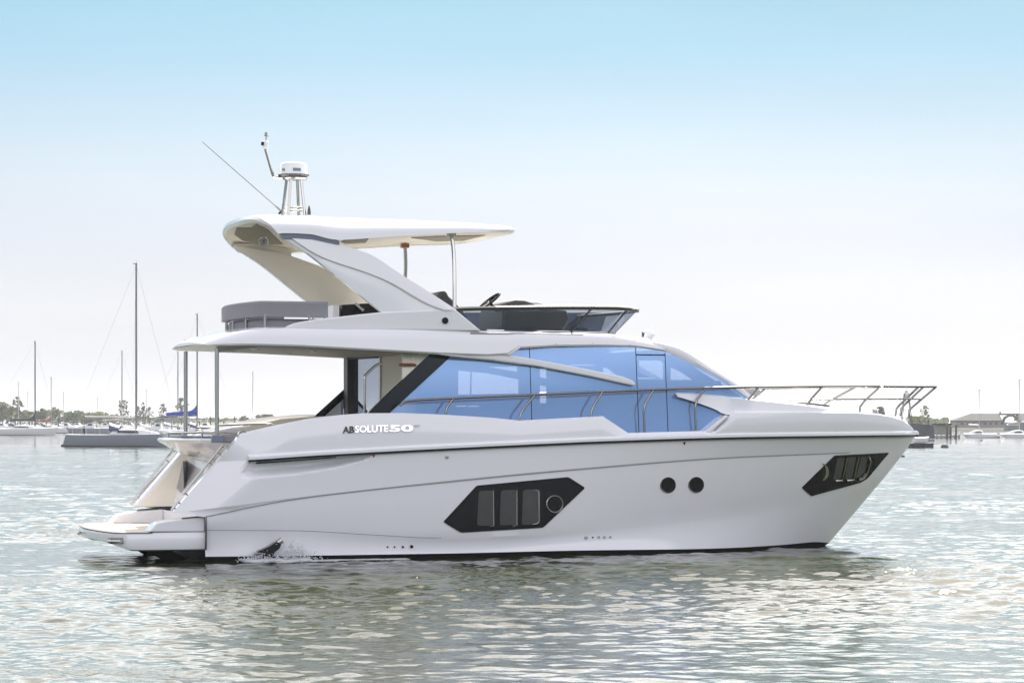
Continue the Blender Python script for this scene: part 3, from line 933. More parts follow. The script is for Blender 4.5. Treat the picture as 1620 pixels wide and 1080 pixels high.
# column position on the bulkhead for a photo column
def ybulk(px):
    best = min(np.linspace(-2, 2, 801), key=lambda y: abs(P(px, 610, y)[0] - xbk)); return float(best)
y603 = ybulk(603)
yc0, yc1 = 1.36, 1.64
xc_ = P(552, 610, 1.5)[0]
def slab(x0, y0, x1, y1, z0, z1, th, name, m):
    a = Vector((x1 - x0, y1 - y0, 0)).normalized(); nn = Vector((a.y, -a.x, 0)) * th
    mb = MB(); mb.loft([[(x0, y0, z0), (x1, y1, z0), (x1 + nn.x, y1 + nn.y, z0), (x0 + nn.x, y0 + nn.y, z0)], [(x0, y0, z1), (x1, y1, z1), (x1 + nn.x, y1 + nn.y, z1), (x0 + nn.x, y0 + nn.y, z1)]], closed=True, caps=True)
    return mb.build(name, M[m], yacht, bevel=.006)
xd0, xd1 = P(561.5, 610, yc0)[0], xbk
MB().box((P(543.5, 610, yc1)[0], yc0, zc), (P(543.5, 610, yc1)[0] + .14, yc1, zb1 - .02)).build('bulkhead_post', M['dkgrey'], yacht, bevel=.01)
slab(xd0, yc0, xd1, y603, zc, zb1 - .08, .03, 'saloon_door', 'doorglass')
slab(xd0 - .02, yc0, xd1 - .02, y603, zb1 - .08, zb1 + .12, .1, 'door_head', 'dkgrey')
bulk(-1.72, y603, zc, zb1 + .12, 'bulkhead', 'cream', 0, .08)
MB().prism(poly([(636, 557), (692, 557), (690, 566), (640, 612), (636, 612)], -1.69), -1.71, -1.66).build('side_lining', M['cream'], yacht)
MB().tube([(xbk - .02, y603 + .01, zc), (xbk - .02, y603 + .01, zb1 - .05)], .02, 8).build('door_frame', M['chrome'], yacht)
y543 = yc1
dr = MB(); dr.prism(poly([(499, 664), (512, 659), (543, 631), (543, 690), (499, 690)], 1.60), 1.58, 1.62)
dr.build('side_door', M['doorglass'], yacht)
MB().tube([P(577, 662, -1.3), P(577, 600, -1.3), P(579, 593, -1.3), P(590, 582, -1.3), P(597, 577, -1.3), P(604, 575, -1.3)], .024, 10, 3).build('grab_pole', M['chrome'], yacht)
MB().tube([P(632, 578, -1.74), P(636, 576.5, -1.75), P(654, 576.5, -1.75), P(657, 578, -1.74)], .025, 8, 2).build('wood_handle', M['wood'], yacht)

# ---- flybridge deck / saloon roof
def wfb(x):
    return float(np.interp(x, [0, xK[0], xK[1], xK[2], xK[3]], [2.02, 2.02, 1.95, 1.80, 1.66]))
xK = [P(600, 540, -2)[0], P(750, 540, -2)[0], P(880, 540, -1.85)[0], P(1058, 545, -1.7)[0]]
topl = [Pf(a, b, wfb) for a, b in [(352, 526), (380, 521.5), (420, 518.5), (453, 518), (530, 519.5), (700, 521), (761, 523), (830, 523.5), (970, 528), (1003, 533), (1030, 537.5), (1058, 546)]]
botl = [Pf(a, b, wfb) for a, b in [(352, 545.5), (400, 546), (480, 548.5), (600, 555), (690, 560), (770, 563), (803, 561), (818, 551.5), (880, 548), (950, 547.5), (1005, 549), (1052, 556), (1058, 558)]]
ft = pchip([a[0] for a in topl], [a[2] for a in topl])
fbx = [a[0] for a in botl]; fbz = [a[2] for a in botl]
xa, xf = topl[0][0] - .12, topl[-1][0]
xs = sorted(set(np.r_[xa + np.array([0, .01, .03, .07, .13, .2, .3, .45, .6, .8, 1.0]), np.linspace(xa + 1.2, xf, 60), [x for x in fbx if x > xa + 1.2]].tolist()))
rows = []
for x in xs:
    d = (x - xa)
    zt = float(ft(x)); zb = float(np.interp(x, fbx, fbz)); w = wfb(x)
    r = 1 - max(0.0, 1 - d / .9) ** 2.4 * .30
    w *= r
    k = max(0.0, 1 - d / .95)
    zt -= (zt - zb) * k ** 2.0 * .62
    if d < .12:
        q_ = math.sqrt(max(0, 1 - (1 - d / .12) ** 2)); zm_ = (zt * .35 + zb * .65); zt = zm_ + (zt - zm_) * (.15 + .85 * q_); zb = zm_ + (zb - zm_) * (.15 + .85 * q_)
    h = zt - zb
    e = min(.12, h * .4)
    und = max(zb + .02, min(zb + .10, zt - .03))
    half = [(-.0, und), (-w * .5, und), (-w + .45, und - .0), (-w + .12, zb + .01), (-w + .03, zb), (-w, zb + min(.03, h * .2)), (-w + .015, zb + h * .45), (-w + .05, zb + h * .72), (-w + .12, zt - .01), (-w + .2, zt + .012), (-w + .5, zt + .03), (-w * .4, zt + .05), (0, zt + .06)]
    loopq = half + [(-y, z) for y, z in half[-2:0:-1]]
    # the aft edge bulges slightly aft at the centre
    rows.append([(x - .12 * (1 - (y / 2.02) ** 2) * math.exp(-d / .8), y, z) for y, z in loopq])
fb = MB(); fb.loft(rows, closed=True, caps=True)
fb.build('flybridge_deck', M['gel'], yacht, ang=28)
# lining under the overhang with downlights
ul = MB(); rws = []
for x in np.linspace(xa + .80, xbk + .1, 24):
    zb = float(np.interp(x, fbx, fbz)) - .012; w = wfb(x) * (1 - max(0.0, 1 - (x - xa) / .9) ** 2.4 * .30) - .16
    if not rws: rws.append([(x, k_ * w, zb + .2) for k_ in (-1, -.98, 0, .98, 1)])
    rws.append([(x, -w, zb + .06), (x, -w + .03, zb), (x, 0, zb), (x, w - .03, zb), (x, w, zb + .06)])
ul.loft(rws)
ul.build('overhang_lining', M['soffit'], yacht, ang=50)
for x, y in ((xa + .9, -.9), (xa + 1.9, -.9), (xa + .9, .9), (xa + 1.9, .9)):
    z_ = float(np.interp(x, fbx, fbz)) - .014
    MB().lathe((x, y, z_), [(.06, 0), (.06, -.012), (.045, -.014)], 14).build('downlight', M['chrome'], yacht)
# quarter light on the aft corner
MB().prism(poly([(293.5, 537), (300.5, 536), (299, 543), (292, 543.5)], 1.55), 1.5, 1.7).build('stern_light', M['band'], yacht)
# raked white strut over the side glass
sg = MB()
stp = [(684, 556), (700, 553), (745, 551.5), (790, 557), (806, 561), (860, 570.5), (930, 584), (985, 595.5), (1000, 601.5), (1005, 606.5), (1003.5, 610.5), (930, 594.5), (850, 579.5), (770, 569.3), (714, 564.4), (690, 561)]
sg.prism(poly(stp, -1.80), [-1.97 + .14 * min(1, max(0, (p[0] - 684) / 120)) for p in stp], [-1.70] * len(stp), mirror=True)
sg.build('roof_strut', M['gel'], yacht, bevel=.022, seg=3)
ey = MB()
eyp = [(735, 558.5), (780, 552.5), (822, 548.5), (822, 551), (806, 562), (790, 561)]
ey.prism(poly(eyp, -1.83), -1.87, -1.70, mirror=True)
ey.build('eyebrow', M['gel'], yacht, bevel=.015)
# windscreen pillars and the raked saloon windscreen
def wpil(x): return float(np.interp(x, [xK[3], P(1190, 628, -1.5)[0]], [1.66, 1.50]))
ptop = [Pf(a, b, wpil) for a, b in [(1034, 538.6), (1046, 542), (1058, 545.6), (1085, 557), (1125, 582.5), (1165, 607), (1192, 627)]]
pbot = [Pf(a, b, wpil) for a, b in [(1034, 552.6), (1046, 554.6), (1058, 558.2), (1080, 568.5), (1118, 588), (1150, 605), (1182, 630)]]
pil = MB()
r1 = resample(catmull(ptop, 5), 24); r2 = resample(catmull(pbot, 5), 24)
dip_ = np.clip(1 - (r1[:, 0] - r1[0, 0]) / .35, 0, 1); r1[:, 1] += dip_ * .05; r2[:, 1] += dip_ * .05; r1[:, 2] -= dip_ * .02
ri = r1.copy(); ri[:, 1] += .16; ri2 = r2.copy(); ri2[:, 1] += .14
mid = (r1 + r2) / 2; mid[:, 1] -= .02
rt = r1.copy(); rt[:, 1] += .04; rt[:, 2] += .012
pil.loft([r2, mid, r1, rt, ri, ri2, r2], mirror=True)
pil.build('windscreen_pillar', M['gel'], yacht, ang=35)
ws = MB(); rr_ = []
for i in range(1, 24):
    a = r1[i]; rr_.append([(a[0] + .12 * (1 - k * k), k * (-a[1] - .1), a[2] - .09 + .01 * (1 - k * k)) for k in np.linspace(-1, 1, 15)])
ws.loft(rr_).build('saloon_windscreen', M['paleglass'], yacht, ang=40)

def topx(p):
    X = YX + ct * p[0] - st * p[1]; Y = YY + st * p[0] + ct * p[1]
    return CX + X / Y * F, HZ - (p[2] - CAMH) / Y * F
def inside(q, poly_):
    c_ = False; n_ = len(poly_)
    for i in range(n_):
        (x1, y1), (x2, y2) = poly_[i], poly_[i - 1]
        if (y1 > q[1]) != (y2 > q[1]) and q[0] < (x2 - x1) * (q[1] - y1) / (y2 - y1) + x1: c_ = not c_
    return c_
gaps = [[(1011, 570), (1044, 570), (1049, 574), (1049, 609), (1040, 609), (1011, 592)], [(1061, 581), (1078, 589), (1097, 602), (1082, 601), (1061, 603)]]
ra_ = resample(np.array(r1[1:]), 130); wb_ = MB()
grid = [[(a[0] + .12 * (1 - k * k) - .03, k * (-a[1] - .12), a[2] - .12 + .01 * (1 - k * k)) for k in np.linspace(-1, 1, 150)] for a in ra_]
wb_.loft(grid)  # added dark sheet: blocks light through the windscreen except at the gaps
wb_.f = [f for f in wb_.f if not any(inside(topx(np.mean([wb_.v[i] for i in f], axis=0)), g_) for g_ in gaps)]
wb_.build('windscreen_light_mask', M['interior'], yacht, ang=40)

# ---- foredeck trunk
def wtr(x): return float(np.interp(x, [P(1072, 622, -1.6)[0], P(1190, 628, -1.5)[0], P(1300, 640, -1.2)[0], P(1385, 652, -.5)[0]], [1.87, 1.78, 1.35, .45]))
tp = [Pf(a, b, wtr) for a, b in [(1072, 621), (1100, 622), (1140, 624), (1182, 629), (1250, 636), (1300, 642), (1350, 648), (1385, 653)]]
bt = [Pf(a, b, wtr) for a, b in [(1071.5, 627), (1098, 635), (1130, 646.5), (1152, 656), (1220, 661), (1300, 661), (1350, 660), (1385, 659)]]
R1 = resample(catmull(tp, 6), 50); R2 = resample(catmull(bt, 6), 50)
xt0 = P(1180, 630, -1.5)[0]
rows = []
for a, b in zip(R1, R2):
    w = -a[1]
    rows.append([(b[0], b[1], b[2]), (b[0], b[1] + .015, (a[2] * .4 + b[2] * .6)), (a[0], a[1] + .04, a[2] - .03), (a[0], a[1] + .12, a[2])])
tk = MB(); tk.loft(rows, mirror=True)
rows = []
for a in R1:
    if a[0] > xt0 - .1:
        w = -a[1] - .12
        rows.append([(a[0], k * w, a[2] + .05 * (1 - k * k) * min(1, w)) for k in np.linspace(-1, 1, 11)])
tk.loft(rows)
# nose wings in front of the side glass need an inner face
rows = [[(a[0], a[1] + .12, a[2]), (a[0], a[1] + .14, b[2])] for a, b in zip(R1, R2) if a[0] < xt0 + .2]
tk.loft(rows, mirror=True)
tk.build('foredeck_trunk', M['gel'], yacht, ang=30)
MB().prism(poly([(1262, 636.5), (1275, 636.5), (1313, 641), (1310, 643), (1290, 641.5)], -.9), -.95, .95).build('foredeck_hatch', M['dkgrey'], yacht, bevel=.01)
MB().prism(poly([(1184, 616), (1200, 616), (1201, 625), (1190, 626)], -1.0), -1.1, 1.1).build('sunpad_headrest', M['grey'], yacht, bevel=.03)
stp2 = MB(); stp2.prism(poly([(1146, 656), (1150, 658), (1122, 684), (1110, 684)], -1.9), -2.0, -1.7, mirror=True)
stp2.build('side_step', M['gel'], yacht, bevel=.02)
# windlass on the bow
wl = MB(); qx = P(1388, 650, -.2)
wl.lathe((qx[0], -.1, qx[2] - .12), [(.10, 0), (.10, .05), (.07, .07), (.05, .12), (.08, .15), (.02, .17)], 16)
wl.build('windlass', M['chrome'], yacht)
# ---- rails
def brail(px, py, dy=0.12):
    """on the bulwark line, a little inboard"""
    bf = lambda x: max(0.12, L0['bf'](x) - dy)
    return Pf(px, py, bf)
RR = 0.0215
M['railsteel'] = mat('rail_steel', (0.27, 0.265, 0.25), 0.2, 1.0)
rail = MB()
main = [brail(*a) for a in [(633, 642), (639, 636.5), (650, 633.5), (700, 630.5), (840, 624.5), (1005, 617), (1100, 613.8), (1180, 612.3), (1300, 611), (1393, 610.5)]]
rail.tube(main, RR, 8, 5, mirror=True)
rail.build('bow_rail', M['railsteel'], yacht)
stan = [[(705, 657), (706.5, 645), (717, 631)], [(822, 667), (824, 652), (846, 625)], [(934.5, 660), (937, 645), (953, 620)], [(1020, 685), (1018, 643), (1034, 617)], [(1101, 682), (1099, 636), (1117, 613.5)], [(1177, 653), (1179, 637), (1200, 612.5)], [(1276, 652.5), (1278, 637), (1301, 611)], [(1360, 654), (1361, 640), (1393, 610.5)]]
for q in stan:
    a, b, c = [brail(*p) for p in q]
    mid1 = tuple(np.array(b) * .8 + np.array(a) * .2); mid2 = tuple(np.array(b) * .8 + np.array(c) * .2)
    for s in (1, -1):
        MB().tube([(p[0], p[1] * s, p[2]) for p in (a, mid1, mid2, c)], RR * .95, 8).lathe((a[0], a[1] * s, a[2] - .02), [(.04, 0), (.04, .02), (.025, .04)], 10).build('stanchion', M['railsteel'], yacht)
pu = MB()
def pw(px, py, y, s_): 
    a = P(px, py, -y); return (a[0], a[1] * s_, a[2])
for s_ in (1, -1):
    b_ = [brail(1399, 611), brail(1430, 611.2)]
    pu.tube([(p[0], p[1] * s_, p[2]) for p in b_] + [pw(1461, 611.3, .12, s_), pw(1479, 611.3, .05, s_), pw(1481, 611.3, 0, s_)], RR, 8)
pu.tube([P(*p, -.0) for p in [(1437, 661), (1438, 650), (1442, 645), (1481, 611.5)]], RR, 8)
for s_ in (1, -1):
    pu.tube([pw(a_, b2_, .10, s_) for a_, b2_ in [(1424, 658), (1426, 646), (1431, 640), (1461, 611.5)]], RR, 8)
pu.build('bow_pulpit', M['railsteel'], yacht)
midr = MB(); midr.tube([brail(1325, 631), brail(1393, 630.6), P(1425, 630.7, -.3), P(1457, 631, -.02)], RR * .7, 8, mirror=True)
midr.build('rail_wire', M['railsteel'], yacht)

# ---- flybridge coaming
YC = 1.88
co = MB()
cop = [(450, 519), (456, 515), (464, 511.5), (475, 509), (490, 506.5), (530, 501.5), (570, 497), (604, 493.6), (650, 491.5), (702, 489.5), (718, 487), (762, 523.5), (700, 522.5), (530, 521)]
co.prism(poly(cop, -YC), [-YC - .0] * len(cop), [-YC + .16] * len(cop), mirror=True)
co.build('flybridge_coaming', M['gel'], yacht, bevel=.03, seg=3)
MB().tube([Pf(a_, b_, lambda x: wfb(x) - .10) for a_, b_ in ((744, 527.5), (800, 528), (860, 528.8), (922, 529.8))], .02, 6, mirror=True).build('roof_groove', M['seam'], yacht)
MB().lathe((P(704, 507, -YC)[0], -YC - .03, P(704, 507, -YC)[2]), [(.045, 0), (.055, .01), (.055, .04)], 16, 'y').build('camera_eye', M['black'], yacht)
# ---- radar arch legs
def leg():
    A = [(606, 495), (584, 478), (552, 452), (524, 430), (491, 404), (465, 387), (447, 376), (437, 368)]
    C = [(704, 490.5), (671, 477), (617, 446), (572, 428), (530, 414.5), (500, 402), (478, 388), (462, 377)]
    Fw = [(722, 490), (717, 486.5), (684, 465), (634, 433.5), (591, 405), (560, 393.5), (535, 385), (520, 381)]
    n = 30
    def curve(L, y0, y1):
        r = resample(catmull(L, 6), n); ys_ = np.linspace(y0, y1, n)
        return [P(a[0], a[1], y) for a, y in zip(r, ys_)]
    a = curve(A, -1.86, -1.76); c = curve(C, -1.905, -1.80); f = curve(Fw, -1.86, -1.76)
    ins_ = lambda q, d: [(x, y + d, z) for x, y, z in q]
    c2 = [(x, y + .05, z - .0) for x, y, z in c]
    g = [tuple(np.array(p) * .93 + np.array(q) * .07 + np.array([0, .035, 0])) for p, q in zip(c, a)]
    rows = [[a_, ((a_[0] + g_[0]) / 2, (a_[1] + g_[1]) / 2 - .008, (a_[2] + g_[2]) / 2), g_, c_, ((c_[0] + f_[0]) / 2, (c_[1] + f_[1]) / 2 - .02, (c_[2] + f_[2]) / 2), f_, fi, ai] for a_, g_, c_, f_, fi, ai in zip(a, g, c, f, ins_(f, .12), ins_(a, .12))]
    mb = MB(); mb.loft(rows, closed=True, caps=True)
    return mb, rows
for s in (1, -1):
    mb, rows = leg()
    if s < 0: mb.v = [(x, -y, z) for x, y, z in mb.v]
    lg_o = mb.build('arch_leg', M['gel'], yacht, ang=24)
    # cream inner lining of the leg
    li = MB()
    li.loft([[(r[7][0] + .03, (r[7][1] + .012) * s, r[7][2]), (r[6][0] * .5 + r[7][0] * .5, (r[7][1] + .02) * s, (r[6][2] + r[7][2]) / 2), (r[6][0] - .03, (r[6][1] + .012) * s, r[6][2])] for r in rows])
    li.build('leg_lining', M['cream'], lg_o)
# slate band between the leg and the roof
def bandpts(a, y): return [P(x, z, y) for x, z in a]
for s in (1, -1):
    mb = MB()
    t_ = resample(catmull(bandpts([(440.5, 370), (465, 369.5), (495, 371), (520, 376), (537, 381)], -1.80), 5), 20)
    b_ = resample(catmull(bandpts([(450, 378), (468, 377.5), (495, 379), (518, 383), (537, 386.5)], -1.80), 5), 20)
    rows = [[tuple(a), tuple(b), (b[0], b[1] + .05, b[2]), (a[0], a[1] + .05, a[2])] for a, b in zip(t_, b_)]
    if s < 0: rows = [[(x, -y, z) for x, y, z in r] for r in rows]
    mb.loft(rows, closed=True, caps=True); mb.build('arch_band', M['band'], yacht, ang=40)
    m2 = MB(); m2.loft([[(a[0], (a[1] + d_) * s, a[2] + dz_) for d_, dz_ in ((.14, .06), (.145, -.0))] + [(b[0], (b[1] + .135) * s, b[2] - .02)] for a, b in zip(t_, b_)])
    m2.build('arch_lining', M['cream'], yacht, ang=40)
# ---- hardtop
st_ = [  # lower edge px, crown px (y=0), half width
    ((440, 370), (374, 346.5), 1.82), ((447, 369), (390, 345), 1.82), ((462, 369), (418, 345), 1.82), ((491, 370.5), (458, 346), 1.82), ((535, 379.5), (515, 348.5), 1.82),
    ((600, 375.8), (590, 351), 1.80), ((660, 372), (648, 354), 1.78), ((714, 369), (700, 357), 1.76), ((756, 367.5), (738, 360.5), 1.74), ((788, 367.5), (768, 363), 1.70), ((804, 367.6), (782, 367), 1.58), ((807, 368.2), (785, 370.5), 1.45)]
hd = MB(); hrows = []; und_rows = []
NA = 29
lows = [P(*a, -w) for a, c, w in st_]; crs = [P(*c, 0) for a, c, w in st_]
def interp_st(u):
    k = np.arange(len(st_))
    g = lambda arr: pchip(k, arr)(u)
    return (g([l[0] for l in lows]), g([l[2] for l in lows]), g([c[0] for c in crs]), g([c[2] for c in crs]), g([s_[2] for s_ in st_]))
us = np.linspace(0, len(st_) - 1, 56)
e = 2 / 2.9
for u in us:
    xl, zl, xc, zcz, w = map(float, interp_st(u))
    o_, i_ = [], []
    for k in range(NA):
        ph = R(-90 + 180 * k / (NA - 1)); sn, cs = math.sin(ph), max(0, math.cos(ph))
        yv = w * math.copysign(abs(sn) ** e, sn); cc = cs ** e
        o_.append((xl + (xc - xl) * cc, yv, zl + (zcz - zl) * cc))
    hrows.append(o_)
    # underside: flat liner, hollow at the aft end
    hol = max(0.0, 1 - u / 2.5)
    zi = zl + .02
    for k in range(NA):
        ph = R(-90 + 180 * k / (NA - 1)); sn, cs = math.sin(ph), max(0, math.cos(ph))
        wi = w - .10
        yv = wi * math.copysign(abs(sn) ** e, sn); cc = cs ** e
        zz = zi + (max(zi, zcz - .10) - zi) * cc * (.35 + .6 * hol) * (1 if u < 9 else max(0, (11 - u) / 2))
        zz = min(zz, zl + (zcz - zl) * cc - .015) if cc > .2 else zz
        i_.append((xl + (xc - xl) * cc + (.03 if u < .5 else 0), yv, zz))
    und_rows.append(i_)
hd.loft(hrows)
hd.loft([hrows[0], [tuple(np.array(a) * .5 + np.array(b) * .5 + np.array([-.03, 0, 0])) for a, b in zip(hrows[0], und_rows[0])], und_rows[0]])
hd.loft([hrows[-1], und_rows[-1]])
hd.loft([[r[0] for r in hrows], [r[0] for r in und_rows]]); hd.loft([[r[-1] for r in hrows], [r[-1] for r in und_rows]])
hd.build('hardtop', M['gel'], yacht, ang=35)
MB().loft(und_rows).build('hardtop_lining', M['cream'], yacht, ang=40)
# darker panels let into the lining, the aft patch painted-in shade, and the loudspeaker
def tree_of(names):
    vs, fs = [], []
    for o in yacht_parts(names):
        k = len(vs); vs += [v.co.copy() for v in o.data.vertices]; fs += [tuple(k + i for i in p.vertices) for p in o.data.polygons]
    return BVHTree.FromPolygons(vs, fs)
def yacht_parts(names): return [o for o in COL.objects if o.type == 'MESH' and o.name.split('.')[0] in names]
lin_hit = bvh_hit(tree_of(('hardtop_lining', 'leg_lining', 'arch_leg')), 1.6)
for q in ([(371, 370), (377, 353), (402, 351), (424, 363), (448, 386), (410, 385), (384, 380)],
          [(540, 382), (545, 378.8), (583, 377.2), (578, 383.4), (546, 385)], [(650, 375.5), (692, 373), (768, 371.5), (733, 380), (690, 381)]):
    plate(MB(), q, .012, .01, 9, lin_hit, False).build('ceiling_panel_shade', M['taupe'], yacht, ang=40)
spk = MB(); ring_pts = lambda r: [lin_hit(a_, b_, .02) for a_, b_ in circle(417, 380, r, r, 20)]
plate(spk, circle(417, 380, 7), .02, .01, 30, lin_hit, False)
spo = spk.build('speaker', M['grey'], yacht)
r_ = MB(); p_ = [tuple(p) for p in ring_pts(7.4)]; r_.tube(p_ + p_[:2], .012, 6); r_.build('speaker_ring', M['gel'], spo)
r_ = MB(); plate(r_, circle(417, 380, 2.2, n=12), .026, .01, 30, lin_hit, False); r_.build('speaker_centre', M['dkgrey'], spo)
# hardtop posts
for s in (1, -1):
    a = P(719, 492, -1.62); b = P(714, 369.5, -1.45)
    MB().tube([(a[0], a[1] * s, a[2]), (a[0] * .35 + b[0] * .65 + .03, (a[1] * .35 + b[1] * .65) * s, a[2] * .35 + b[2] * .65), (b[0], b[1] * s, b[2] + .03)], .034, 12, 4).build('hardtop_post', M['chrome'], yacht)
    MB().box((b[0] - .07, b[1] * s - .06, b[2] - .06), (b[0] + .07, b[1] * s + .06, b[2] + .02)).build('post_socket', M['wood'] if s < 0 else M['gel'], yacht, bevel=.01)

# ---- flybridge windscreen
xw0 = P(716, 488, -1.72)[0]
def fw(px, py, y): return P(px, py, y)
tops = [P(718, 488, -1.74), P(760, 486.6, -1.74), P(860, 485.5, -1.72), P(960, 485.6, -1.66), P(990, 487, -1.58), P(1006, 488.6, -1.42), P(1010, 489.5, -1.15)]
bots = [P(757, 522.5, -1.72), P(790, 523, -1.70), P(870, 524.5, -1.66), P(940, 526.5, -1.56), P(960, 527, -1.46), P(970, 527.5, -1.30), P(973, 527.5, -1.05)]
ftop = tops[-1]; fbot = bots[-1]
def arc(L, bul):
    a = resample(catmull(L, 6), 36)
    e_ = a[-1]
    mids = [np.array([e_[0] + bul * (1 - (k / e_[1]) ** 2), k, e_[2]]) for k in np.linspace(e_[1], -e_[1], 13)[1:-1]]
    return np.array(list(a) + mids + [np.array([p[0], -p[1], p[2]]) for p in a[::-1]])
TA, BA = arc(tops, .10), arc(bots, .10)
MB().loft([TA, TA * .5 + BA * .5, BA]).build('flybridge_windscreen', M['smoke'], yacht, ang=40)
MB().tube([tuple(p) for p in TA], .022, 8).build('windscreen_rail', M['chrome'], yacht)
gs = MB(); gs.tube([tuple(p + np.array([0, 0, -.035])) for p in TA], .016, 6); gs.tube([tuple(p) for p in BA], .016, 6)
for s in (1, -1):
    for (a, b) in (((937, 487, -1.69), (903, 525, -1.62)), ((993, 489, -1.55), (962, 526, -1.42))):
        p0, p1 = P(*a), P(*b); gs.tube([(p0[0], p0[1] * s, p0[2]), (p1[0], p1[1] * s, p1[2])], .018, 6)
gs.build('windscreen_gasket', M['rubber'], yacht)
# helm: console, wheel, seats, seating inside the screen
hc = MB()
hcp = poly([(782, 524), (784, 495), (790, 480), (803, 475), (818, 475.5), (830, 480.5), (845, 489), (884, 491), (889, 505), (880, 524)], -.9)
hc.prism(hcp, -1.35, .1)
hc.build('helm_console', M['dkgrey'], yacht, bevel=.06, seg=3)
MB().prism(poly([(822, 477.5), (840, 479), (858, 485), (856, 489), (832, 488)], -.9), -1.3, .05).build('console_hood', M['gel'], yacht, bevel=.015)
qw = P(774, 477, -.85)
sw = MB(); ax = Vector((-.62, 0, .78)).normalized()
u_ = Vector((0, 1, 0)); v_ = ax.cross(u_)
sw.tube([tuple(Vector(qw) + (u_ * math.cos(t) + v_ * math.sin(t)) * .23) for t in np.linspace(0, 2 * math.pi, 25)], .018, 8)
for t in (0.5, 2.6, 4.7): sw.tube([qw, tuple(Vector(qw) + (u_ * math.cos(t) + v_ * math.sin(t)) * .23)], .016, 6)
sw.tube([qw, tuple(Vector(qw) - ax * .25)], .03, 8)
sw.build('steering_wheel', M['black'], yacht)
se = MB(); se.prism(poly([(684, 520), (684, 467), (688, 462), (697, 462), (701, 470), (712, 480), (720, 490), (730, 500), (730, 520)], -.9), -1.25, -.5)
se.build('helm_seat', M['dkgrey'], yacht, bevel=.05, seg=3)
MB().prism(poly([(735, 524), (735, 494), (960, 494), (950, 524)], 1.5), 1.45, 1.6).build('flybridge_side_lining', M['interior'], yacht, bevel=.02)
sb = MB(); sb.prism(poly([(530, 524), (532, 483.5), (592, 480), (600, 494), (600, 524)], .6), .2, 1.45)
sb.build('wet_bar', M['black'], yacht, bevel=.02)
MB().prism(poly([(520, 521), (520, 484), (530, 483), (530, 521)], .3), .0, 1.4).build('bar_end', M['gel'], yacht, bevel=.01)
MB().tube([P(563, 481, .2), P(574, 490, .0)], .03, 8).build('bar_handle', M['chrome'], yacht)
# aft sofa: upholstered back on stanchions, seat below
xs_a = P(410, 490, -1.68)[0]; xs_b = P(519, 490, -1.68)[0]
z0, z1 = P(410, 500.5, -1.68)[2], P(410, 475.5, -1.68)[2]
xaft = P(350, 490, 1.25)[0]
crv = [tuple(p) for p in catmull([(xs_a + .02, -1.64, 0), (xs_a - .05, -1.45, 0), (xs_a - .17, -.6, 0), (xs_a - .18, .3, 0), (xs_a - .06, 1.0, 0), (xs_a + .22, 1.5, 0), (xs_a + .55, 1.66, 0)], 5)]
back = [(xs_b, -1.68), (xs_a + .1, -1.68)] + [(x, y) for x, y, _ in crv] + [(xs_b, 1.68)]
def thick_band(path, th, za, zb_, name, m, lean=.0):
    pts_ = [Vector((a, b, 0)) for a, b in path]
    mb = MB(); rows = []
    for i, p in enumerate(pts_):
        t = (pts_[min(i + 1, len(pts_) - 1)] - pts_[max(i - 1, 0)]).normalized()
        nrm = Vector((t.y, -t.x, 0))
        # point the normal inwards
        if nrm.dot(Vector((xs_b, 0, 0)) - p) < 0: nrm = -nrm
        i_ = p + nrm * th
        rows.append([(p.x, p.y, za), (p.x, p.y, zb_ - .03), (p.x + nrm.x * .03, p.y + nrm.y * .03, zb_), (i_.x, i_.y, zb_), (i_.x, i_.y, za)])
    mb.loft(rows, closed=True, caps=True)
    return mb.build(name, M[m], yacht, ang=22)
thick_band(back, .14, z0, z1, 'sofa_back', 'grey')
seat_path = [(x + .1, y * .93) for x, y in back]
zs0 = float(ft(xs_a)) - .02
thick_band(seat_path, .6, zs0, zs0 + .19, 'sofa_seat', 'grey')
MB().prism(poly([(345, 700), (352, 688), (378, 686), (381, 692), (372, 700)], -1.3), -1.45, -1.2).build('cockpit_locker', M['grey'], yacht, bevel=.02)
for x, y in [(xs_a + .10, -1.66), (xs_a + .85, -1.66), (xs_b - .05, -1.66), (xs_b - .25, -1.66), (xs_a - .05, -.9), (xs_a - .10, -.1), (xs_a - .05, .7), (xs_a + .04, 1.1), (xs_a + .95, 1.62)]:
    MB().tube([(x, y, zs0), (x, y, z0 + .05)], .022, 8).build('sofa_support', M['chrome'], yacht)

# ---- mast: radar on four legs, light post, whip aerial
yb0 = P(466, 336, 0)
rz0 = P(466, 341, 0)[2] - .05
rd = MB()
for (px, dy) in ((446, .22), (456, -.25), (473, .22), (483, -.25)):
    a = P(px, 341, dy); tx = P(466 + (px - 466) * .62, 283, dy * .62)
    rd.tube([(a[0], a[1], rz0), tx], .026, 8)
for z in (328, 333):
    a = P(457, z, -.22); b = P(482, z, -.22); c = P(474, z + 1, .2); d_ = P(448, z + 1, .2)
    rd.tube([a, b], .013, 6); rd.tube([d_, c], .013, 6); rd.tube([b, c], .013, 6)
rd.lathe((yb0[0], 0, P(466, 283, 0)[2] - .02), [(.2, 0), (.22, .03)], 20)
rd.build('radar_frame', M['chrome'], yacht)
zr = P(465, 282, 0)[2]
xr = P(464.5, 270, 0)[0]
rdm = MB().lathe((xr, 0, zr), [(.13, 0), (.22, .02), (.265, .045), (.265, .06), (.245, .065), (.235, .09), (.228, .22), (.205, .25), (.15, .268), (.05, .272)], 36).build('radar_dome', M['gel'], yacht, ang=35)
MB().lathe((xr, 0, zr - .002), [(.222, .018), (.268, .046), (.268, .058), (.222, .058)], 36).build('dome_seam', M['dkgrey'], rdm, ang=35)
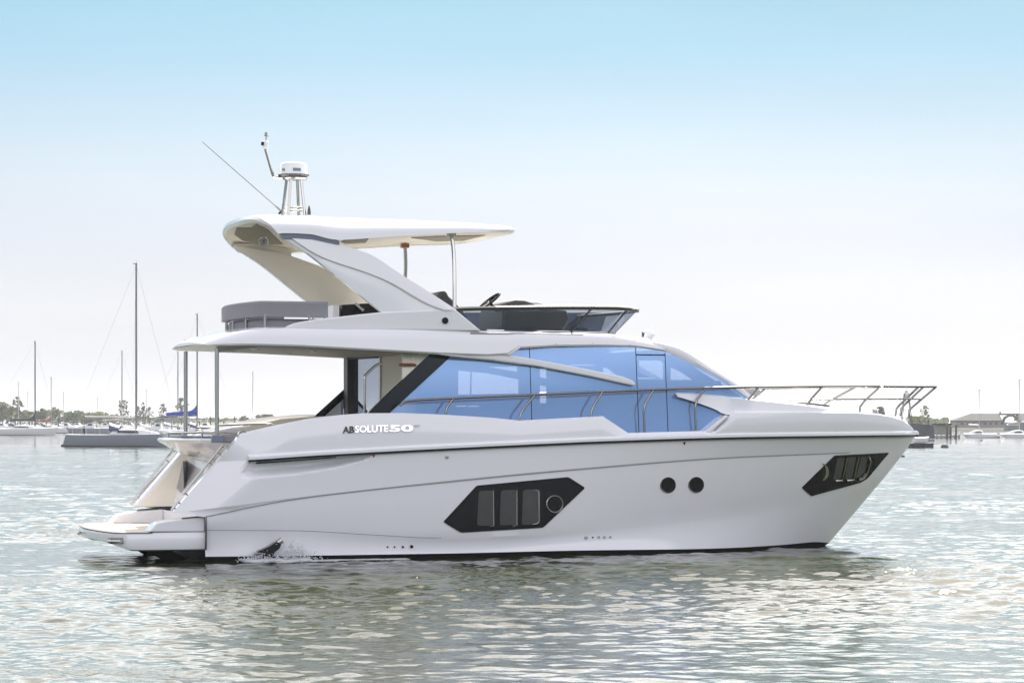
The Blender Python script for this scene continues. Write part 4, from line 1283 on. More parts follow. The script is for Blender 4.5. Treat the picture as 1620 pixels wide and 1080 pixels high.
def dome_hit(px, py, off):
    # nearest hit on the dome cylinder of radius .232
    d = ((px - CX) / F, 1.0, (HZ - py) / F)
    dl = Vector((ct * d[0] + st * d[1], -st * d[0] + ct * d[1], d[2])).normalized()
    ox, oy = cl.x - xr, cl.y
    A_ = dl.x ** 2 + dl.y ** 2; B_ = 2 * (ox * dl.x + oy * dl.y); C_ = ox * ox + oy * oy - (.234 + off) ** 2
    D_ = B_ * B_ - 4 * A_ * C_
    t = (-B_ - math.sqrt(max(0, D_))) / (2 * A_)
    return cl + dl * t
lettering('N', 446.6, 450, 270.5, 266, 'dome_letter', M['black'], 0, 0, rdm, dome_hit, .01, .006, .01)
plate(MB(), [(463.5, 265.5), (476, 266), (476, 270.8), (463.5, 270.3)], .004, .008, 2, dome_hit, False).build('dome_plate', M['band'], rdm)
lt = MB()
lt.tube([P(448, 281, 0), P(440, 281, 0), P(434, 279, 0), P(431, 274, 0), P(420, 236, 0)], .026, 8, 3)
lt.build('light_post', M['chrome'], yacht)
q = P(420.5, 228, 0)
MB().lathe((q[0], 0, q[2] - .08), [(.03, 0), (.05, .02), (.05, .12), (.03, .14)], 14).build('anchor_light', M['gel'], yacht)
q2 = P(416, 227.5, 0)
MB().box((q2[0] - .03, -.03, q2[2] - .03), (q2[0] + .03, .03, q2[2] + .03)).build('lamp_lens', M['black'], yacht, bevel=.008)
vn = MB(); vn.tube([P(421, 222, 0), P(421, 209, 0)], .01, 6); vn.tube([P(418, 214.5, 0), P(425, 215.5, 0)], .012, 6)
vn.lathe((P(421, 211.5, 0)[0], 0, P(421, 213, 0)[2]), [(.02, 0), (.03, .015), (.012, .04)], 10)
vn.build('wind_vane', M['grey'], yacht)
wa = MB(); wa.tube([P(447, 336, .3), P(437, 327, .3)], .018, 8); wa.tube([P(437, 327, .3), P(320, 224.5, .3)], [.011, .006], 6)
wa.build('whip_aerial', M['grey'], yacht)
ab = MB(); ab.tube([P(441, 338.5, .3), P(449, 331, .3)], .02, 6); ab.tube([P(443, 332, .3), P(450, 337, .3)], .014, 6); ab.tube([P(447, 330, .3), P(447, 341, .3)], .018, 6); ab.build('aerial_mount', M['rubber'], yacht)
MB().lathe((P(489, 336, -.3)[0], -.3, P(489, 340, -.3)[2]), [(.03, 0), (.03, .05), (.022, .11), (.005, .16)], 12).build('gps_antenna', M['dkgrey'], yacht)
rbp = MB(); rbp.lathe((P(480, 341, 0)[0], 0, rz0 - .02), [(.34, 0), (.33, .04), (.2, .055)], 32); rbp.build('radar_base', M['gel'], yacht)
hs = MB(); h0, h1 = P(592, 352.5, .2), P(662, 355, .2)
hs.box((h0[0], -.5, h0[2] - .06), (h1[0], .5, h0[2] - .005)); hs.build('hardtop_hatch', M['dkgrey'], yacht, bevel=.01)
# searchlight on the roof
q = P(1027, 536, -.6)
sL = MB(); sL.lathe((q[0], -.6, q[2]), [(.05, -.05), (.045, .03), (.03, .05)], 14); 
q = P(1023, 529, -.6)
sL.lathe((q[0] - .06, -.6, q[2]), [(.055, 0), (.075, .02), (.08, .08), (.06, .16), (.03, .20)], 16, 'x')
sL.build('searchlight', M['gel'], yacht)
MB().lathe((q[0] - .075, -.6, q[2]), [(.05, 0), (.05, .02)], 16, 'x').build('searchlight_lens', M['dkgrey'], yacht)
# roof rivets
for (px, py) in ((718, 561.2), (781, 568.5), (820, 547.3), (879, 543.5), (938, 543), (996, 545), (1054, 551.5)):
    q = Pf(px, py, lambda x: wfb(x) + .005); MB().lathe((q[0], q[1], q[2]), [(.007, -.006), (.007, .0)], 8, 'y').build('roof_stud', M['seam'], yacht)

# ---- white water round the exhaust
def splash():
    rng = random.Random(5); mb = MB()
    def toW(x, y, z): return (YX + ct * x - st * y, YY + st * x + ct * y, z)
    def bead(c, r, k=1.0, fl_=1.0):
        b = len(mb.v); mb_ = []
        for i in range(3):
            ph = (-1, 0, 1)[i]; rr = r * (.55, 1.0, .55)[i]
            for a in range(5):
                t = a * 1.2566 + i * .6
                mb_.append((c[0] + math.cos(t) * rr * k * rng.uniform(.8, 1.2), c[1] + math.sin(t) * rr, c[2] + ph * r * .75 * fl_))
        mb.v += mb_
        for i in range(2):
            for a in range(5):
                q_ = (a + 1) % 5; mb.f.append((b + i * 5 + a, b + i * 5 + q_, b + i * 5 + 5 + q_, b + i * 5 + 5 + a))
        mb.f.append(tuple(b + a for a in range(5))[::-1]); mb.f.append(tuple(b + 10 + a for a in range(5)))
    x0 = P(386, 885, -2.2)[0]; x1 = P(482, 885, -2.2)[0]; x2 = P(640, 885, -2.2)[0]
    xa_, xb_ = P(405, 880, -2.2)[0], P(455, 880, -2.2)[0]
    for i in range(420):                      # churned foam lying on the water
        t = rng.random(); x = x0 + (x1 - x0) * t
        bead(toW(x, -2.18 - abs(rng.gauss(0, .22)), .01 + rng.random() * .03), rng.uniform(.015, .05), rng.uniform(1.5, 3.5), .5)
    for i in range(260):
        x = x1 + (x2 - x1) * rng.random() ** 1.3
        bead(toW(x, -2.2 - abs(rng.gauss(0, .12)), .012), rng.uniform(.008, .025), rng.uniform(2, 4.5), .5)
    for i in range(900):                      # spray thrown up on either side of the flap
        cx_, hm = ((x0 + .18, .16), (xb_ + .10, .27))[i % 3 > 0]
        x = cx_ + rng.gauss(0, .16); z = abs(rng.gauss(0, 1)) * .36 * hm + rng.random() * hm * .7 * math.exp(-((x - cx_) / .2) ** 2)
        bead(toW(x, -2.2 - rng.random() * .25, z), rng.uniform(.003, .011) * (1.5 if z < .08 else 1), 1.0)
    o = mb.build('foam', M['foam'], None, ang=180, recalc=False)
    tag(o, 'white splashing foam at the waterline beside the yacht exhaust', 'foam', kind='stuff')
splash()

# ================================================================== BACKGROUND
def WP(px, d, z): return ((px - CX) / F * d, d, z)
def zpx(py, d): return CAMH - (py - HZ) / F * d
BG = {}
def bgm(name, col, rough=.5, **k):
    if name not in BG: BG[name] = mat(name, col, rough, **k)
    return BG[name]
bgm('boat_white', (.75, .75, .76), .3)
bgm('boat_grey', (.24, .26, .30), .3)
bgm('boat_navy', (.03, .04, .09), .4)
bgm('mast_alu', (.22, .22, .23), .4)
bgm('mast_pale', (.5, .5, .5), .4)
bgm('wire', (.25, .25, .26), .5)
bgm('cover_black', (.02, .022, .03), .8)
bgm('cover_blue', (.015, .05, .38), .7)
bgm('cover_red', (.30, .035, .03), .8)
bgm('cover_tan', (.42, .38, .32), .8)
bgm('boot_dark', (.02, .022, .03), .6)
bgm('win_dark', (.02, .025, .03), .15)
bgm('piling', (.09, .085, .08), .9, noise_amt=.3)
bgm('bark', (.10, .085, .07), .9)
bgm('buoy_grey', (.10, .10, .10), .7)
bgm('concrete', (.35, .35, .34), .8, noise_amt=.15)

def hull_mb(Lh, B, fb, trans=0.3, bowr=1.0, z0=-.3):
    """simple yacht hull, stern at -L/2, bow at +L/2"""
    rows = []
    for u in np.linspace(0, 1, 17):
        b = B / 2 * (0.78 + .22 * min(1, u / .4)) * (1 - max(0, (u - .45) / .55) ** 2.1)
        b = max(b, .02)
        sheer = fb * (1 + .10 * (2 * u - 1) ** 2 + .14 * u)
        xt_ = -Lh / 2 + u * Lh
        xb_ = xt_ - (trans if u == 0 else trans * (1 - u) ** 3) - bowr * u ** 4
        rows.append([(xb_, -b * .75, z0), (xb_ * .4 + xt_ * .6, -b * .97, fb * .35), (xt_, -b, sheer), (xt_, -b + .06, sheer + .02), (xt_, 0, sheer + .06), (xt_, b - .06, sheer + .02), (xt_, b, sheer), (xb_ * .4 + xt_ * .6, b * .97, fb * .35), (xb_, b * .75, z0)])
    return MB().loft(rows, caps=True)
def boot_mb(Lh, B, fb, trans, bowr):
    rows = []
    for u in np.linspace(0, 1, 17):
        b = B / 2 * (0.78 + .22 * min(1, u / .4)) * (1 - max(0, (u - .45) / .55) ** 2.1) * .86 + .02
        xt_ = -Lh / 2 + u * Lh
        xb_ = xt_ - trans * (1 - u) ** 3 * .9 - bowr * u ** 4 * .85
        rows.append([(xb_, -b, -.2), (xb_, -b - .02, .2), (xb_, b + .02, .2), (xb_, b, -.2)])
    return MB().loft(rows, closed=True, caps=True)

def sailboat(px_mast, top_py, d, Lh, hullm, label, heading=0.0, mastm='mast_alu', cover=None, boom_dir=-1, mast_frac=.58, detail=True, mr=.085, boomlen=4.2, fb=1.1, group=None, boom_z=None, jib=True):
    """mast under photo column px_mast; bow to +x before the heading turn"""
    H = zpx(top_py, d)
    x, y, _ = WP(px_mast, d, 0)
    xm = -Lh / 2 + mast_frac * Lh
    o = empty('sailboat', (x - xm * math.cos(heading), y - xm * math.sin(heading), 0), heading, label=label, cat='sailboat', group=group)
    B = Lh * .3
    hull_mb(Lh, B, fb, .5, .9).build('hull', BG[hullm], o, ang=35)
    boot_mb(Lh, B, fb, .5, .9).build('boot_stripe', BG['boot_dark'], o)
    cb_ = MB()
    rows = []
    for u, h_ in ((0, .02), (.06, .42), (.35, .52), (.7, .42), (.95, .2), (1, .02)):
        xx = -Lh * .12 + u * Lh * .42; w = B * .27 * (1 - .45 * u)
        zz = fb * 1.08 + .04
        rows.append([(xx, -w, zz), (xx, -w * .85, zz + h_ * .9), (xx, 0, zz + h_), (xx, w * .85, zz + h_ * .9), (xx, w, zz)])
    cb_.loft(rows, caps=True); c_o = cb_.build('cabin', BG['boat_white'], o, ang=40)
    for s in (-1, 1):
        MB().prism([(-Lh * .06, fb * 1.08 + .2), (Lh * .13, fb * 1.08 + .2), (Lh * .12, fb * 1.08 + .36), (-Lh * .05, fb * 1.08 + .38)], s * B * .262, s * B * .20).build('cabin_window', BG['win_dark'], c_o)
    zm = fb * 1.1 + .3
    MB().tube([(xm, 0, zm - .3), (xm, 0, H)], [mr, mr * .8], 10).build('mast', BG[mastm], o)
    mh = MB(); mh.tube([(xm - .28, 0, H + .02), (xm + .1, 0, H + .02)], .06, 6)
    mh.tube([(xm, 0, H), (xm + .05, 0, H + .35)], .012, 5)
    mh.build('masthead', BG['wire'], o)
    bz = boom_z or zm + .95
    be = xm + boom_dir * boomlen
    bo = MB().tube([(xm, 0, bz), (be, 0, bz + .05)], .075, 8).build('boom', BG['mast_pale' if cover is None else mastm], o)
    if cover:
        sc_ = MB(); n_ = 16; rows = []
        for k in range(n_ + 1):
            t = k / n_
            xx = xm + boom_dir * (.02 + t * (boomlen - .3)); h_ = ((.62 if cover == 'cover_blue' and Lh > 10 else .34) + .9 * math.exp(-t * 12)) * (1 - .4 * t); w = .17 * (1 - .5 * t) + .02
            wob = .03 * math.sin(t * 19)
            rows.append([(xx, math.cos(a_) * w, bz + .12 + h_ * .5 + math.sin(a_) * h_ * .55 + wob) for a_ in np.linspace(0, 2 * math.pi, 9)[:-1]])
        sc_.loft(rows, closed=True, caps=True); sc_.build('sail_cover', BG[cover], o, ang=60)
    wr = .004 + d * 1.1e-5
    ri = MB()
    ri.tube([(xm, 0, H * .99), (Lh / 2 - .15, 0, fb * 1.25)], wr * 1.2, 4)
    ri.tube([(xm, 0, H * .99), (-Lh / 2 + .1, 0, fb * 1.1)], wr, 4)
    for s in (-1, 1):
        ri.tube([(xm, 0, H * .97), (xm - .1, s * .75, H * .55), (xm - .25, s * B * .46, fb * 1.1)], wr * .8, 4)
    ri.build('stay', BG['wire'], o)
    for z_ in (.38, .68):
        MB().tube([(xm, -.8 if z_ < .5 else -.55, H * z_), (xm, .8 if z_ < .5 else .55, H * z_)], .03, 5).build('spreader', BG['wire'], o)
    if detail:
        ra = MB()
        for s in (-1, 1):
            pts_ = []
            for u in np.linspace(.02, .97, 9):
                b = B / 2 * (0.78 + .22 * min(1, u / .4)) * (1 - max(0, (u - .45) / .55) ** 2.1) - .05
                z_ = fb * (1 + .10 * (2 * u - 1) ** 2 + .14 * u)
                xx = -Lh / 2 + u * Lh
                ra.tube([(xx, s * b, z_), (xx, s * b, z_ + .62)], .018, 5); pts_.append((xx, s * b, z_ + .6))
            ra.tube(pts_, .012, 4)
        ra.build('guard_rail', BG['mast_pale'], o)
        dg = MB(); zz = fb * 1.1
        rows = []
        for k in range(7):
            a_ = math.pi * k / 6
            rows.append([(-Lh * .13 + u * .9 * 1.0, -math.cos(a_) * B * .27, zz + .35 + math.sin(a_) * (.75 - .35 * u)) for u in (0, .5, 1)])
        dg.loft(rows); dg.build('spray_hood', BG['boat_navy'], o, ang=60)
        wh = MB(); wh.tube([(-Lh * .36, math.cos(t) * .42, zz + .55 + math.sin(t) * .42) for t in np.linspace(0, 2 * math.pi, 17)], .025, 5)
        wh.tube([(-Lh * .355, 0, zz - .1), (-Lh * .36, 0, zz + .55)], .07, 6); wh.build('steering_wheel', BG['win_dark'], o)
    return o

# nearest, grey hull
gb = sailboat(215.5, 417, 240, 10.4, 'boat_grey', 'grey hulled sailboat with a tall bare mast moored left of the yacht stern', 0, 'mast_alu', None, -1, .60, True, .105, 4.7, 1.0, boom_z=zpx(660, 240))
sailboat(55.5, 540, 440, 13.0, 'boat_white', 'white sailboat with a black sail cover at the left edge', 0, 'boat_navy', 'cover_black', -1, .70, True, .12, 4.4, 1.05)
sailboat(81, 597, 560, 9.0, 'boat_white', 'small white sailboat with a dark red sail cover behind the left edge boat', 0, 'mast_alu', 'cover_red', -1, .6, True, .08, 3.2, .9)
sailboat(312, 497, 350, 11.0, 'boat_white', 'sailboat with a bright blue sail cover seen between the yacht stern posts', 0, 'mast_alu', 'cover_blue', -1, .45, True, .11, 4.4, 1.05, boom_z=3.0)
sailboat(281.5, 556, 500, 11.0, 'boat_white', 'sailboat with a navy boom cover just left of the blue covered one', 0, 'mast_alu', 'boat_navy', -1, .6, True, .12, 4.2, 1.0, boom_z=3.0)
sailboat(193, 555, 500, 10.5, 'boat_white', 'white sailboat whose thin mast rises just left of the tallest grey mast', 0.1, 'mast_alu', 'cover_tan', -1, .6, True, .11, 4.0, 1.0)
sailboat(29, 605, 700, 9.5, 'boat_white', 'distant sailboat with a thin mast left of the black covered boom', math.pi, 'mast_pale', None, -1, .6, False, .09, 3.2, .9)
sailboat(44, 620, 820, 9.0, 'boat_white', 'faint distant sailboat with a pale mast just left of the dark mast', 0, 'mast_pale', None, -1, .6, False, .09, 3.0, .9)
sailboat(100.5, 620, 800, 9.0, 'boat_white', 'faint distant sailboat right of the red covered one', 0, 'mast_pale', 'cover_blue', -1, .6, False, .11, 3.0, .9)
sailboat(154, 629, 900, 9.0, 'boat_white', 'faintest short masted sailboat far behind the grey hulled one', 0, 'mast_pale', None, -1, .6, False, .11, 3.0, .9)
sailboat(232, 617, 800, 9.0, 'boat_white', 'faint distant sailboat with a pale mast just right of the tallest grey mast', 0.05, 'mast_pale', None, -1, .6, False, .09, 3.0, .9)
sailboat(400, 588, 700, 10.5, 'boat_white', 'distant sailboat whose mast shows through the yacht cockpit', 0, 'mast_alu', None, -1, .6, False, .10, 3.4, .9)
sailboat(1549, 616, 372, 4.8, 'boat_white', 'small white sailboat moored in front of the arched building', math.pi, 'mast_pale', None, 1, .5, False, .055, 1.5, .5)
sailboat(1612.5, 601, 372, 5.6, 'boat_white', 'sailboat with a thin tall mast at the right edge', math.pi, 'mast_pale', 'cover_tan', 1, .5, False, .06, 1.8, .5)
sailboat(1424, 606, 520, 7.0, 'boat_white', 'far sailboat whose thin mast shows behind the yacht bow rail', 0, 'wire', None, -1, .5, False, .03, 2.0, .7)

def motorboat(px, d, Lh, label, heading=0, top='boat_white', hullm='boat_white', kind=0, group='small motorboats moored in the left marina'):
    x, y, _ = WP(px, d, 0)
    o = empty('motorboat', (x, y, 0), heading, label=label, cat='motorboat', group=group)
    B = Lh * .34; fb = .75 + .03 * Lh
    hull_mb(Lh, B, fb, -.1, .9).build('hull', BG[hullm], o, ang=35)
    boot_mb(Lh, B, fb, -.1, .9).build('boot_stripe', BG['boot_dark'], o)
    z = fb * 1.1
    c = MB()
    c.prism([(-Lh * .12, z), (Lh * .28, z), (Lh * .2, z + .35), (Lh * .06, z + .45), (0, z + .95), (-Lh * .12, z + .95)], -B * .33, B * .33)
    c_o = c.build('cabin', BG['boat_white'], o, bevel=.06)
    for s in (-1, 1):
        MB().prism([(-Lh * .10, z + .5), (Lh * .0, z + .5), (-Lh * .005, z + .85), (-Lh * .10, z + .85)], s * B * .335, s * B * .30).build('cabin_window', BG['win_dark'], c_o)
    tp_ = MB(); tp_.box((-Lh * .3, -B * .34, z + 1.35), (Lh * .02, B * .34, z + 1.45))
    for s in (-1, 1):
        tp_.tube([(-Lh * .28, s * B * .3, z - .1), (-Lh * .28, s * B * .3, z + 1.36)], .03, 5); tp_.tube([(Lh * .0, s * B * .3, z + .9), (-Lh * .02, s * B * .3, z + 1.36)], .03, 5)
    tp_.build('canopy', BG[top], o, bevel=.03)
    ra = MB()
    for s in (-1, 1):
        ra.tube([(Lh * .1, s * B * .38, z + .02), (Lh * .12, s * B * .38, z + .5), (Lh * .46, s * .12, z + .55), (Lh * .47, s * .1, z + .1)], .02, 5)
    ra.build('guard_rail', BG['mast_pale'], o)
    if kind:
        e_ = MB(); e_.box((-Lh * .5 - .35, -.22, .35), (-Lh * .5 + .05, .22, fb + .55)); e_.build('outboard_engine', BG['win_dark'], o, bevel=.08)
    return o
mbs = [(108, 520, 7, 'white motorboat right of the red covered sailboat', 0, 'boat_navy', 0), (140, 470, 8, 'white motorboat with a navy canopy behind the grey boat cockpit', math.pi, 'boat_navy', 1),
       (168, 560, 7.5, 'white motorboat with a white canopy behind the grey boat cabin', .3, 'boat_white', 0), (222, 540, 8.5, 'white motorboat just right of the tallest mast foot', 0, 'cover_tan', 0),
       (247, 430, 7, 'small motorboat with a blue canopy behind the grey boat bow', math.pi, 'cover_blue', 1), (266, 560, 8, 'white motorboat below the navy boom cover', 0, 'boat_white', 1),
       (296, 470, 8, 'white motorboat between the two yacht stern posts', 2.9, 'boat_white', 0), (328, 520, 8, 'white motorboat just left of the nearer yacht stern post', 0, 'boat_white', 0),
       (356, 500, 7.5, 'white motorboat with a tan canopy seen over the transom cabinet', math.pi, 'cover_tan', 1), (6, 520, 7, 'motorboat with a blue canopy behind the left edge sailboat', 0, 'cover_blue', 0),
       (92, 640, 8, 'motorboat far behind the red covered sailboat', 0, 'boat_white', 0), (125, 650, 8, 'far motorboat with a tan canopy left of the long boom', 0, 'cover_tan', 0), (185, 650, 9, 'far motorboat under the long bare boom', math.pi, 'boat_navy', 0), (208, 640, 8, 'far motorboat touching the tallest mast', 0, 'boat_white', 0), (240, 660, 9, 'far motorboat under the thin trees', math.pi, 'boat_white', 0),
       (310, 640, 8, 'far motorboat below the blue sail cover', 0, 'boat_white', 0), (372, 640, 8, 'far motorboat at the foot of the green slope', 0, 'boat_white', 0)]
for (px, d, Lh, lab, hd_, tp__, kd_) in mbs:
    motorboat(px, d, Lh, lab, hd_, tp__, 'boat_white' if px not in (140,) else 'boat_grey', kd_)

G3 = 'mooring posts of the left marina'
rngm = random.Random(21)
def pontoon(px0, px1, d, label):
    o = empty('pontoon', WP((px0 + px1) / 2, d, 0), 0, label=label, cat='pontoon')
    w = (px1 - px0) / F * d / 2
    MB().box((-w, 0, -.1), (w, 2.2, .45)).build('deck', BG['piling'], o, bevel=.03)
    for k in range(int(w / 5)):
        x = -w + 3 + k * 10 + rngm.uniform(-1, 1)
        MB().box((x, .4, .45), (x + .9, 1.2, 1.15 + rngm.random() * .4)).build('dock_box', BG['boat_white' if k % 2 else 'concrete'], o, bevel=.03)
pontoon(95, 260, 600, 'long dark floating pontoon behind the grey boat')
pontoon(255, 420, 580, 'floating pontoon running behind the yacht cockpit')
pontoon(-60, 110, 690, 'floating pontoon at the far left edge')
for k in range(22):
    px = -5 + k * 19 + rngm.uniform(-6, 6); d = rngm.choice((597, 577, 640, 690))
    h_ = rngm.uniform(2.2, 3.6)
    p_ = WP(px, d, 0)
    tag(MB().tube([(p_[0], p_[1], -1), (p_[0], p_[1], h_)], .16, 7).lathe((p_[0], p_[1], h_), [(.17, 0), (.17, .06), (.02, .2)], 7).build('mooring_post', BG['piling'], None), 'dark mooring post standing among the boats of the left marina', 'post', G3)
G4 = 'dinghies and day boats in the left marina'
for k, (px, d, Lh, hm_, lab) in enumerate([(150, 560, 5, 'cover_blue', 'small blue covered day boat behind the grey boat'), (276, 520, 5, 'boat_grey', 'small grey day boat left of the farther yacht stern post'), (205, 590, 5, 'boat_navy', 'small navy day boat behind the tallest mast'), (259, 600, 5, 'cover_tan', 'small tan day boat below the lone open crowned tree'), (340, 560, 5, 'cover_blue', 'small blue day boat beside the nearer yacht stern post'), (115, 585, 5, 'cover_tan', 'small tan day boat under the left end of the long boom'), (385, 600, 5, 'boat_grey', 'small grey day boat below the round tree on the slope')]):
    o = empty('day_boat', WP(px, d, 0), rngm.choice((0, math.pi)), label=lab, cat='small boat', group=G4)
    hull_mb(Lh, 1.9, .6, .0, .6).build('hull', BG[hm_], o, ang=35)
    cv = MB(); rws_ = []
    for u in np.linspace(0, 1, 7): rws_.append([(-Lh * .42 + u * Lh * .7, math.cos(a_) * .8 * (1 - .4 * u), .66 + math.sin(a_) * (.75 - .45 * u)) for a_ in np.linspace(0, math.pi, 7)])
    cv.loft(rws_); cv.build('boat_cover', BG[hm_ if k % 2 else 'boat_white'], o, ang=50)

# ---- land
def land(name, px0, px1, d, prof, depth, m, label, cat):
    rows = []
    n = 60
    for k in range(n + 1):
        px = px0 + (px1 - px0) * k / n
        z = float(np.interp(px, [a for a, b in prof], [b for a, b in prof])) + .25 * noise.noise((px * .05, d * .01, 0))
        x = (px - CX) / F * d
        rows.append([(x, d, -.6), (x, d + 2, .5 + .1 * noise.noise((px * .2, 0, 3))), (x * 1.02, d + depth * .3, max(.6, z * .7)), (x * 1.1, d + depth * .7, max(.6, z)), (x * 1.15, d + depth, max(.4, z * .8)), (x * 1.15, d + depth + 5, -1)])
    o = MB().loft(rows, caps=True).build(name, m, None, ang=60)
    return tag(o, label, cat, kind='structure')
M['grassland'] = mat('grassy_land', (.055, .062, .03), .95, noise_amt=.45, noise_scale=.06)
M['rockland'] = mat('shore_land', (.045, .043, .036), .95, noise_amt=.4, noise_scale=.08)
land('shore_land', -200, 520, 760, [(-200, 1.0), (150, 1.4), (330, 2.2), (370, 3.2), (430, 3.6), (470, 3.0), (520, 1.2)], 160, M['grassland'], 'low grassy shore behind the marina', 'shore')
land('shore_land', 1330, 1900, 640, [(1330, .8), (1480, 1.0), (1620, .9), (1900, .8)], 300, M['rockland'], 'low shore on the right', 'shore')

# ---- trees
def leafmat(name, col):
    m = mat(name, col, .8, noise_amt=.5, noise_scale=.5)
    n = m.node_tree; p = n.nodes['Principled BSDF']; o = n.nodes['Material Output']
    t = n.nodes.new('ShaderNodeBsdfTranslucent'); t.inputs[0].default_value = (col[0] * 1.6, col[1] * 1.7, col[2] * 1.2, 1)
    mx = n.nodes.new('ShaderNodeMixShader'); mx.inputs[0].default_value = .45
    n.links.new(p.outputs[0], mx.inputs[1]); n.links.new(t.outputs[0], mx.inputs[2]); n.links.new(mx.outputs[0], o.inputs[0])
    return m
LM = [leafmat('leaf_dark', (.045, .06, .03)), leafmat('leaf_mid', (.075, .09, .04)), leafmat('leaf_grey', (.075, .075, .055)), leafmat('leaf_olive', (.12, .13, .05))]
def tree(px, d, top_py, width_px, label, lm=0, loose=0.0, group=None, name='tree', base=.6, trunk=.25, seed=0, cat='tree'):
    rng = random.Random(seed + int(px * 7))
    H = zpx(top_py, d) - base; wd = width_px / F * d
    x, y, _ = WP(px, d, 0)
    o = empty(name, (x, y, base), rng.uniform(0, 6), label=label, cat=cat, group=group)
    t = MB(); tr_ = max(.05, H * .022)
    t.tube([(0, 0, -.5), (rng.uniform(-.1, .1), 0, H * .4), (rng.uniform(-.15, .15), .1, H * .85)], [tr_, tr_ * .7, tr_ * .2], 7)
    tips = []
    for k in range(9):
        a = rng.uniform(0, 6.28); z0_ = H * rng.uniform(trunk, .7); r_ = wd * .5 * rng.uniform(.45, .9); z1_ = min(H * .96, z0_ + H * rng.uniform(.1, .3))
        e_ = (math.cos(a) * r_, math.sin(a) * r_, z1_); tips.append(e_)
        t.tube([(0, 0, z0_), (e_[0] * .5, e_[1] * .5, z0_ * .4 + z1_ * .6), e_], [tr_ * .45, tr_ * .3, tr_ * .12], 5)
    t.build('trunk', BG['bark'], o)
    c = MB()
    nb = int(38 if loose else 30)
    cen = [(q[0], q[1], q[2]) for q in tips]
    for k in range(nb):
        a = rng.uniform(0, 6.28); zz = H * (trunk + (1 - trunk) * rng.random() ** .8); prof_ = math.sin(math.pi * min(.97, max(.08, (zz / H - trunk * .6) / (1 - trunk * .6)))) ** .6
        r_ = wd * .5 * prof_ * rng.random() ** .5
        cen.append((math.cos(a) * r_, math.sin(a) * r_, min(zz, H * .95)))
    ls = max(wd, H) * (.022 if loose else .036)
    for q in cen:
        cr_ = wd * (.10 + .09 * rng.random()) * (1 if not loose else .75)
        for k in range(30 if loose else 60):
            v = Vector((rng.gauss(0, 1), rng.gauss(0, 1), rng.gauss(0, .8))).normalized() * cr_ * rng.random() ** .4
            p = Vector(q) + v
            if p.z > H: p.z = H - rng.random() * .1
            if p.z < 0.1: continue
            n_ = Vector((rng.gauss(0, 1), rng.gauss(0, 1), rng.gauss(0, 1))).normalized()
            u1 = n_.orthogonal().normalized(); u2 = n_.cross(u1); s_ = ls * rng.uniform(.6, 1.3)
            b = len(c.v)
            c.v += [tuple(p + u1 * s_), tuple(p + u2 * s_ * .6), tuple(p - u1 * s_), tuple(p - u2 * s_ * .6)]
            c.f.append((b, b + 1, b + 2, b + 3))
    c.build('crown', LM[lm], o, ang=180, recalc=False)
    return o
G1 = 'trees along the left shore'
for px, d, tp_, w_, lab, lm, lo in [
    (4, 770, 636, 40, 'broad dark tree at the far left edge of the shore', 1, 0), (28, 770, 627, 20, 'tall rounded tree standing above the left edge trees', 2, 1),
    (46, 790, 651, 26, 'low bushy tree between the two left masts', 1, 0), (67, 770, 646, 26, 'dark bushy tree right of the dark mast', 0, 0),
    (88, 790, 648, 22, 'bushy tree behind the red covered boat', 2, 0), (116, 780, 653, 34, 'broad low tree left of the long bare boom', 0, 0),
    (138, 800, 655, 26, 'low dark tree above the end of the bare boom', 1, 0), (157, 790, 651, 26, 'yellowish rounded tree above the bare boom', 3, 0), (178, 800, 656, 20, 'small low tree above the middle of the bare boom', 2, 0),
    (196, 770, 632, 17, 'thin sparse tree beside the mast left of the tallest', 2, 1), (218, 790, 642, 13, 'sparse small tree directly behind the tallest mast', 2, 1), (226, 800, 635, 8, 'narrowest sparse tree just right of the tallest mast', 2, 1), (236, 770, 643, 16, 'sparse tree left of the lone open crowned one', 2, 1),
    (258, 780, 638, 17, 'lone sparse tree with an open round crown', 2, 1), (287, 770, 629, 25, 'rounded tree behind the farther yacht stern post', 2, 1),
    (386, 800, 657, 14, 'small round tree seen through the cockpit on the slope', 2, 0), (418, 820, 655, 30, 'low spreading tree on the slope seen through the cockpit', 2, 0)]:
    tree(px, d, tp_, w_, lab, lm, lo, G1, base=1.0)
tree(1464, 660, 641, 18, 'tall tree behind the dock right of the yacht bow', 1, 1, base=.8)
tree(1447, 660, 658, 26, 'low bright green bush beside the tall tree near the bow', 3, 0, name='bush', base=.8, trunk=.05, cat='bush')
tree(1392, 640, 643, 20, 'dark bush showing over the yacht foredeck', 2, 0, name='bush', base=.8, trunk=.1, cat='bush')
# far woods: one low mass
fw_ = MB(); rng = random.Random(3)
for i in range(5200):
    px = rng.uniform(-60, 470) if i < 4500 else rng.uniform(1440, 1500)
    d = rng.uniform(930, 1000)
    hmax = 7.0 + 1.6 * noise.noise((px * .03, 1.0, 0)) + 1.2 * noise.noise((px * .11, 5.0, 0))
    hmax *= float(np.interp(px, [-60, 130, 210, 330, 470, 1440], [1.0, .8, .55, .45, .4, .5]))
    p = Vector(WP(px, d, .3 + rng.random() ** .7 * hmax)); s_ = rng.uniform(.35, 1.0)
    n_ = Vector((rng.gauss(0, 1), rng.gauss(0, 1), rng.gauss(0, 1))).normalized(); u1 = n_.orthogonal().normalized(); u2 = n_.cross(u1)
    b = len(fw_.v); fw_.v += [tuple(p + u1 * s_), tuple(p + u2 * s_ * .7), tuple(p - u1 * s_), tuple(p - u2 * s_ * .7)]; fw_.f.append((b, b + 1, b + 2, b + 3))
tag(fw_.build('far_woods', LM[0], None, ang=180, recalc=False), 'low dark line of far woods behind the marina', 'woods', kind='stuff')

